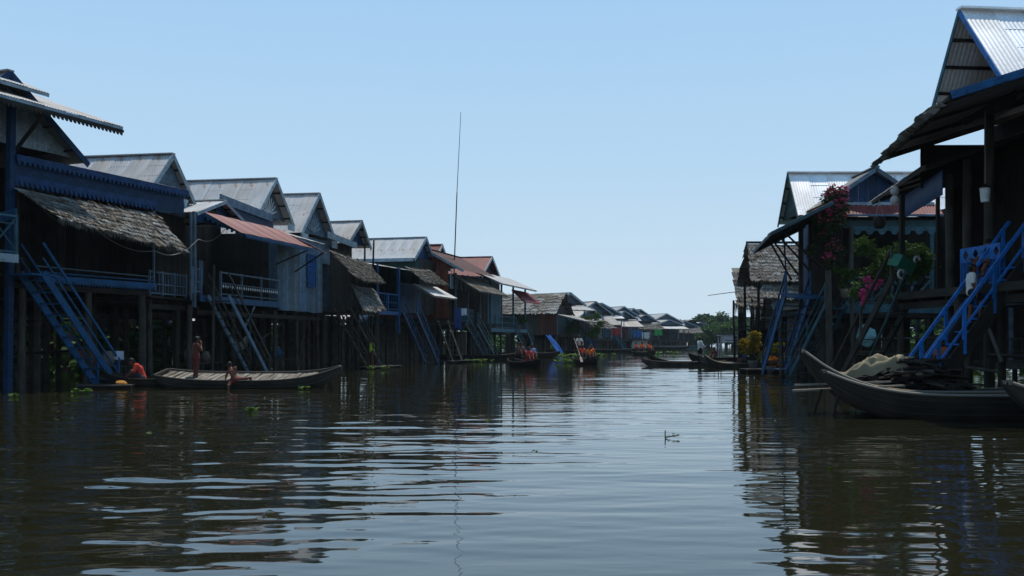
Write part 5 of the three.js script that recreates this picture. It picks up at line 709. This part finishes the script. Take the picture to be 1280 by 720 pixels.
{ const L = []; for (let i = 0; i < 20; i++) L.push([[R(-1.1, 1.1), R(-.75, 1.05), R(-.3, .3)], [R(.22, .4), R(.2, .36), R(.2, .35)], .05]); const t = T('flowering_bush', 'leafy bush with bright pink blossoms on the balcony corner', 'plant', [12.15, 3.55, -31.3]); for (let i = 0; i < 7; i++) pole(t, 'branch', [.2, -.9, 0], L[i][0], .025, .01, darkWood, .05, 5); M(t, 'foliage', leaves(3400, clumps(L), .15), LEAF[0]); M(t, 'flowers', leaves(300, clumps([[[-.85, -.3, .35], [.16, .12, .15], .0], [[-1.1, -.5, .35], [.1, .16, .12], .0], [[-.6, -.12, .3], [.1, .08, .1], .0], [[-.95, -.05, .3], [.08, .06, .1], 0], [[-1.05, -.75, .3], [.07, .1, .1], 0]]), .1, .1, .9), PINK); M(t, 'planter', new THREE.LatheGeometry([[0, -1.1], [.22, -1.1], [.3, -.7], [.33, -.7], [.33, -.66], [.28, -.66], [0, -.75]].map(q => new THREE.Vector2(...q)), 14), darkWood[1]).position.x = .2; pole(t, 'planter_post', [.2, -4.4, 0], [.2, -1.1, 0], .1, .09, poleWood); bar(t, 'shelf', [-.3, -1.12, 0], [.7, -1.12, 0], .6, .05, darkWood); }
potted('green plant in a pale pot on the corner of the teal balcony', [12.7, 3.2, -37.4], .45, .9, LEAF[1], 700, .15, { pot: paleWood[0], k: 9 });
potted('pots of green plants on the end of the teal deck', on(LC, 40.5, .7).map((v, i) => i === 1 ? 2.6 : v), .9, 1.0, LEAF[0], 700, .2, { k: 9 });
{ const L = []; const b = farAt(112, -2.8); for (let i = 0; i < 12; i++) L.push([[b[0] + R(-1.7, 2.2), R(1.8, 4.3), b[2] + R(-1, 1)], [R(.25, .7), R(.25, .6), .6], .1]); const t = T('green_creeper', 'green creepers spilling over the low porch with blue tarpaulin', 'plant', [0, 0, 0]); M(t, 'foliage', leaves(1300, clumps(L), .3), LEAF[0]); pole(t, 'stem', [b[0], -.5, b[2]], [b[0] + .3, 3.5, b[2]], .08, .05, darkWood); }
{ const b = [3.7, 0, -104], t = T('tarpaulin', 'blue tarpaulin sloping down to the water below the creepers', 'tarpaulin', [b[0], 0, b[2]], 1.1), n = 10, pos = [], uv = [], idx = []; for (let j = 0; j <= n; j++) for (let i = 0; i <= n; i++) { const u = i / n, v = j / n; pos.push(lerp(-.4, .7, v) + u * 1.5, lerp(2.1, .25, v) + .08 * Math.sin(u * 11 + v * 6), lerp(0, 1, v) + .06 * Math.sin(u * 17)); uv.push(u, v); } for (let j = 0; j < n; j++) for (let i = 0; i < n; i++) { const a = j * (n + 1) + i; idx.push(a, a + n + 1, a + 1, a + 1, a + n + 1, a + n + 2); } const g = new THREE.BufferGeometry(); g.setAttribute('position', new THREE.Float32BufferAttribute(pos, 3)); g.setAttribute('uv', new THREE.Float32BufferAttribute(uv, 2)); g.setIndex(idx); g.computeVertexNormals(); M(t, 'sheet', g, mat([.02, .11, .38], clothT, .7)); }
// floating water hyacinth
const HY = [leafMat([.07, .16, .02]), leafMat([.1, .19, .03])];
function hyacinth(label, x, d, w, n, size = .1) { const t = T('water_hyacinth', label, 'water plant', [x, 0, -d]); for (let k = 0; k < n; k++) { const cx = R(-1, 1) * w, cz = R(-.4, .4) * w, pos = [], uv = []; for (let i = 0; i < 6; i++) { const a = i * 1.05 + R(0, .6), l = size * R(.7, 1.3), r = size * .5, px = cx + Math.cos(a) * l * .6, pz = cz + Math.sin(a) * l * .6, y = size * R(.5, 1.4), q = []; for (let j = 0; j <= 7; j++) { const b = j / 7 * 6.283; q.push([px + Math.cos(b) * r, y + .5 * r * (Math.cos(b) * Math.cos(a) + Math.sin(b) * Math.sin(a)), pz + Math.sin(b) * r]); } for (let j = 0; j < 7; j++) { pos.push(px, y - .01, pz, ...q[j], ...q[j + 1]); uv.push(.5, .5, 0, 0, 1, 0); } pos.push(cx, -.03, cz, cx + .012, -.03, cz, px, y, pz); uv.push(0, 0, 0, 0, 1, 1); } const g = new THREE.BufferGeometry(); g.setAttribute('position', new THREE.Float32BufferAttribute(pos, 3)); g.setAttribute('uv', new THREE.Float32BufferAttribute(uv, 2)); g.computeVertexNormals(); M(t, 'rosette', g, pick(HY)); } return t; }
hyacinth('patch of water hyacinth at the foot of the blue stairs', -12.85, 29.4, .34, 7); hyacinth('small water hyacinth drifting in front of the plank decked sampan', -5.75, 21.7, .14, 5, .08); hyacinth('thin scatter of water hyacinth by the first post', -14.2, 27.5, .5, 7, .07); hyacinth('few leaves of water hyacinth near the sampan bow', -6.7, 31.5, .3, 5, .08);
hyacinth('water hyacinth by the float of the yellow vest', ...(p => [p[0], -p[2]])(on(LC, 1.6, 2.8)), .5, 8, .14); hyacinth('water hyacinth along the littered float', ...(p => [p[0], -p[2]])(on(LC, 19.5, 3.2)), 1.1, 14, .17); hyacinth('bed of water hyacinth before the blue tarpaulin', 4.6, 92, 2.6, 26, .2); hyacinth('bed of water hyacinth left of the rowed boat', 7.4, 98, 3, 26, .2); hyacinth('bed of water hyacinth at the far white shirted man', 17, 112, 2.5, 20, .22); hyacinth('tuft of water hyacinth behind the rowed orange boat', 3.7, 68, .8, 12, .2);
{ const t = T('drifting_stem', 'broken plant stem standing up out of the open water', 'water plant', [2.5, 0, -16]); pole(t, 'stem', [0, -.1, 0], [-.01, .13, 0], .012, .009, LEAF[1], .05, 6); pole(t, 'shoot', [0, .02, 0], [.17, .05, .02], .012, .008, LEAF[2], .05, 5); M(t, 'leaf', leaves(7, inBall([.12, .06, 0], [.06, .03, .03], 0), .07), LEAF[1]); }
[[-.5, 19.5], [-6.3, 17], [-8.1, 24.5], [-6.9, 27.4], [.35, 14.2], [-3.9, 15.6], [-9.6, 22.4], [3.9, 12.2], [-2.2, 9.1], [-1.3, 21], [-4.4, 23.6], [5.2, 19.6]].forEach(([x, d]) => { const t = T('floating_leaf', 'tiny dead leaf drifting on the open water', 'leaf', [x, .012, -d], R(0, 6), 'dead leaves drifting on the water'); const m = M(t, 'blade', leaves(2, inBall([0, 0, 0], [.03, .003, .03], 0), .09, 0, .7), LEAF[1]); m.rotation.set(.1, 0, .1); });
// ---------------------------------------------------------------- people
person('person in a red shirt hunched in the stern of the short dark sampan', [-12.5, .2, -33.3], -1.2, { pose: 'sit', h: 1.68, shirt: [.55, .055, .035], shorts: [.03, .03, .04], skin: SKIN[1], nod: -.5, j: { ch: [0, .42, .12], ne: [0, .58, .25], he: [0, .66, .36], sr: [-.17, .55, .18], sl: [.17, .55, .18], er: [-.25, .3, .3], el: [.25, .3, .3], wr: [-.14, .2, .45], wl: [.14, .2, .45] } });
person('bare chested boy standing on the plank decked sampan with hands at his face', [-10.6, .21, -33], 2.3, { h: 1.5, skin: SKIN[1], shorts: [.11, .025, .022], nod: -.25, j: { er: [-.24, 1.18, .12], wr: [-.06, 1.42, .17], el: [.24, 1.18, .12], wl: [.06, 1.42, .17], ch: [0, 1.25, .0], he: [0, 1.57, .05] }, handR: [.1, 1, 0], handL: [-.1, 1, 0] });
person('wet bare chested boy leaning over the side of the plank decked sampan', [-9.05, .2, -32.1], 2.75, { h: 1.4, shorts: [.12, .03, .025], skin: SKIN[0], nod: -.2, toe: [0, -.5, .8], face: [.8, -.3, .5], j: { pe: [0, .13, 0], ch: [.14, .42, .05], ne: [.26, .6, .08], he: [.34, .7, .1], sr: [.02, .6, .08], sl: [.33, .5, .05], er: [.1, .36, .2], wr: [.3, .2, .28], el: [.42, .28, .02], wl: [.45, .06, .0], hr: [-.09, .12, 0], hl: [.07, .1, -.02], kr: [-.32, .16, .22], ar: [-.62, .1, .2], kl: [.06, -.1, -.3], al: [.05, -.5, -.28] } });
person('person in a yellow high visibility vest on a float below the thatch', on(LC, 3.6, 1.6).map((v, i) => i === 1 ? .12 : v), -1.0, { h: 1.55, shirt: [.05, .05, .05], vest: [.55, .75, .04], shorts: [.12, .05, .04], cell: .026 });
person('standing man in a white shirt and dark trousers poling his sampan', [11.45, .16, -60], 1.9, { h: 1.62, shirt: [.6, .6, .57], sleeve: 1, shorts: [.02, .02, .025], trouser: true, cell: .026, j: { er: [-.26, 1.14, .1], wr: [-.16, 1.05, .3], el: [.24, 1.13, .1], wl: [.14, .98, .3] } });
person('bare chested man sitting above the bright blue stairs', onR1(-1.5, 3.1, -.7), -1.0, { pose: 'sit', h: 1.72, skin: SKIN[0], shorts: [.03, .03, .04], nod: -.15, cell: .017, face: [-.3, -.2, 1], j: { er: [-.3, .38, .2], wr: [-.2, .42, .45], el: [.27, .35, .15], wl: [.16, .34, .4] } });
person('child in a white top and dark shorts climbing the bright blue stairs', [10.62, 1.98, -22.75], 1.45, { h: 1.36, shirt: [.6, .57, .55], shorts: [.015, .015, .018], skin: SKIN[0], cell: .016, j: { kr: [-.1, .62, .25], ar: [-.1, .26, .2], el: [.3, 1.2, .1], wl: [.42, 1.12, .25], he: [0, 1.58, .05] } });
person('child in an orange top sitting low on the bright blue stairs', [9.95, 1.0, -22.75], -1.1, { pose: 'chair', h: 1.15, shirt: [.28, .075, .025], shorts: [.05, .03, .03], skin: SKIN[1], cell: .016 });
person('person in a straw hat sitting on the teal side stairs', [12.55, 1.85, -39.2], -.3, { pose: 'chair', h: 1.5, shirt: [.35, .38, .4], shorts: [.08, .07, .08], hat: [.4, .28, .2], nod: -.2 });
person('person crouched in the pale bowed sampan by the lean-to', [13.1, .2, -55.2], -1.2, { pose: 'sit', h: 1.6, shirt: [.03, .035, .07], shorts: [.03, .03, .03], skin: SKIN[0], cell: .03, j: { er: [-.3, .7, .15], wr: [-.35, .9, .2] } });
person('person in dark red sitting in the cabin sampan', [13.0, .3, -63], -.8, { pose: 'sit', h: 1.6, shirt: [.1, .025, .025], shorts: [.03, .03, .03], cell: .03 });
// three rowed boats out on the canal
const crew = (label, bx, d, turn, L, list) => { const b = boat('rowing_boat', label, [bx, .03, -d], turn, L, 1.15, .26, .22, .2, darkWood, { thwarts: [.25, .42, .58, .75] }); for (const [t, x, z, o, y = .2, face = 0] of list) { const c = Math.cos(turn), s = Math.sin(turn); person(t, [bx + x * c + z * s, y + .16, -d - x * s + z * c], turn + Math.PI / 2 + face, { cell: .032, pose: 'sit', h: 1.6, shorts: [.04, .04, .06], ...o }); } };
crew('dark boat with two people and red cloth coming up the canal', .75, 58, -1.2, 4.6, [['front passenger in a red wrap in the boat with red cloth', 1.1, .2, { shirt: [.5, .05, .04], shorts: [.5, .05, .05], skin: SKIN[0] }, .2], ['passenger in a pale blue top in the boat with red cloth', .5, -.22, { shirt: [.2, .27, .38], shorts: [.45, .05, .04], h: 1.68 }, .32], ['passenger in brown at the back of the boat with red cloth', -.3, .12, { shirt: [.16, .08, .06] }, .45], ['dark clothed rower at the stern of the boat with red cloth', -1.3, -.1, { shirt: [.05, .05, .07], h: 1.7 }, .4]]);
crew('dark boat with orange vested passengers rowed by a pale shirted person', 4.9, 65, -1.3, 3.8, [['front passenger in an orange vest, rowed boat', 1.0, .15, { shirt: [.4, .12, .03], vest: [.8, .13, .015] }, .2], ['second passenger in an orange vest behind the front one, rowed boat', .35, -.2, { shirt: [.3, .1, .03], vest: [.8, .11, .015], h: 1.7 }, .25], ['third passenger in a red orange vest before the rower', -.4, .15, { vest: [.72, .08, .02], shirt: [.2, .05, .04] }, .28], ['rower in a pale shirt raised at the stern of the orange vest boat', -1.4, 0, { shirt: [.5, .45, .4], pose: 'stand', h: 1.45, j: { er: [-.28, 1.15, .15], wr: [-.2, 1.0, .4], el: [.28, 1.15, .15], wl: [.2, 1.0, .4] } }, .3]]);
{ const t = T('oar', 'long pale oar of the pale shirted rower', 'oar', [4.9, 0, -65], -1.0); pole(t, 'shaft', [-1.6, 1.7, -.2], [1.4, .5, 1.5], .03, .025, paleWood, 0, 6); bar(t, 'blade', [1.4, .5, 1.5], [2, .2, 1.85], .16, .03, paleWood); }
crew('far dark boat crowded with bright orange vests', 13.9, 104, -1.15, 4.6, [['far passenger in an orange vest at the bow', 1.4, .1, { vest: [.85, .14, .015], shirt: [.5, .12, .03] }, .25], ['far passenger in an orange vest second from the bow', .7, -.2, { vest: [.85, .13, .015], shirt: [.5, .12, .03], h: 1.75 }, .35], ['far passenger in an orange vest amidships', 0, .2, { vest: [.8, .12, .015], shirt: [.5, .12, .03] }, .3], ['far passenger in an orange vest second from the stern', -.7, -.2, { vest: [.85, .14, .015], shirt: [.5, .12, .03], h: 1.75 }, .35], ['far passenger in an orange vest at the stern', -1.4, .1, { vest: [.8, .12, .015], shirt: [.5, .1, .03] }, .3]]);
{ const t = T('cabin_frame', 'white framed cabin standing on the dark sampan', 'frame', [14.2, .35, -63]); for (const x of [-.9, .9]) for (const z of [-.4, .4]) bar(t, 'post', [x, 0, z], [x, 1.5, z], .06, .06, whitePaint); for (const x of [-.45, .55]) bar(t, 'panel', [x - .4, 1.3, .42], [x + .4, 1.3, .42], .03, .4, whitePaint); bar(t, 'roof_panel', [-1, 1.55, 0], [1, 1.55, 0], 1, .04, whitePaint); }
scene.fog = new THREE.FogExp2(0xc4d4e2, .00012);
renderer.render(scene, camera);
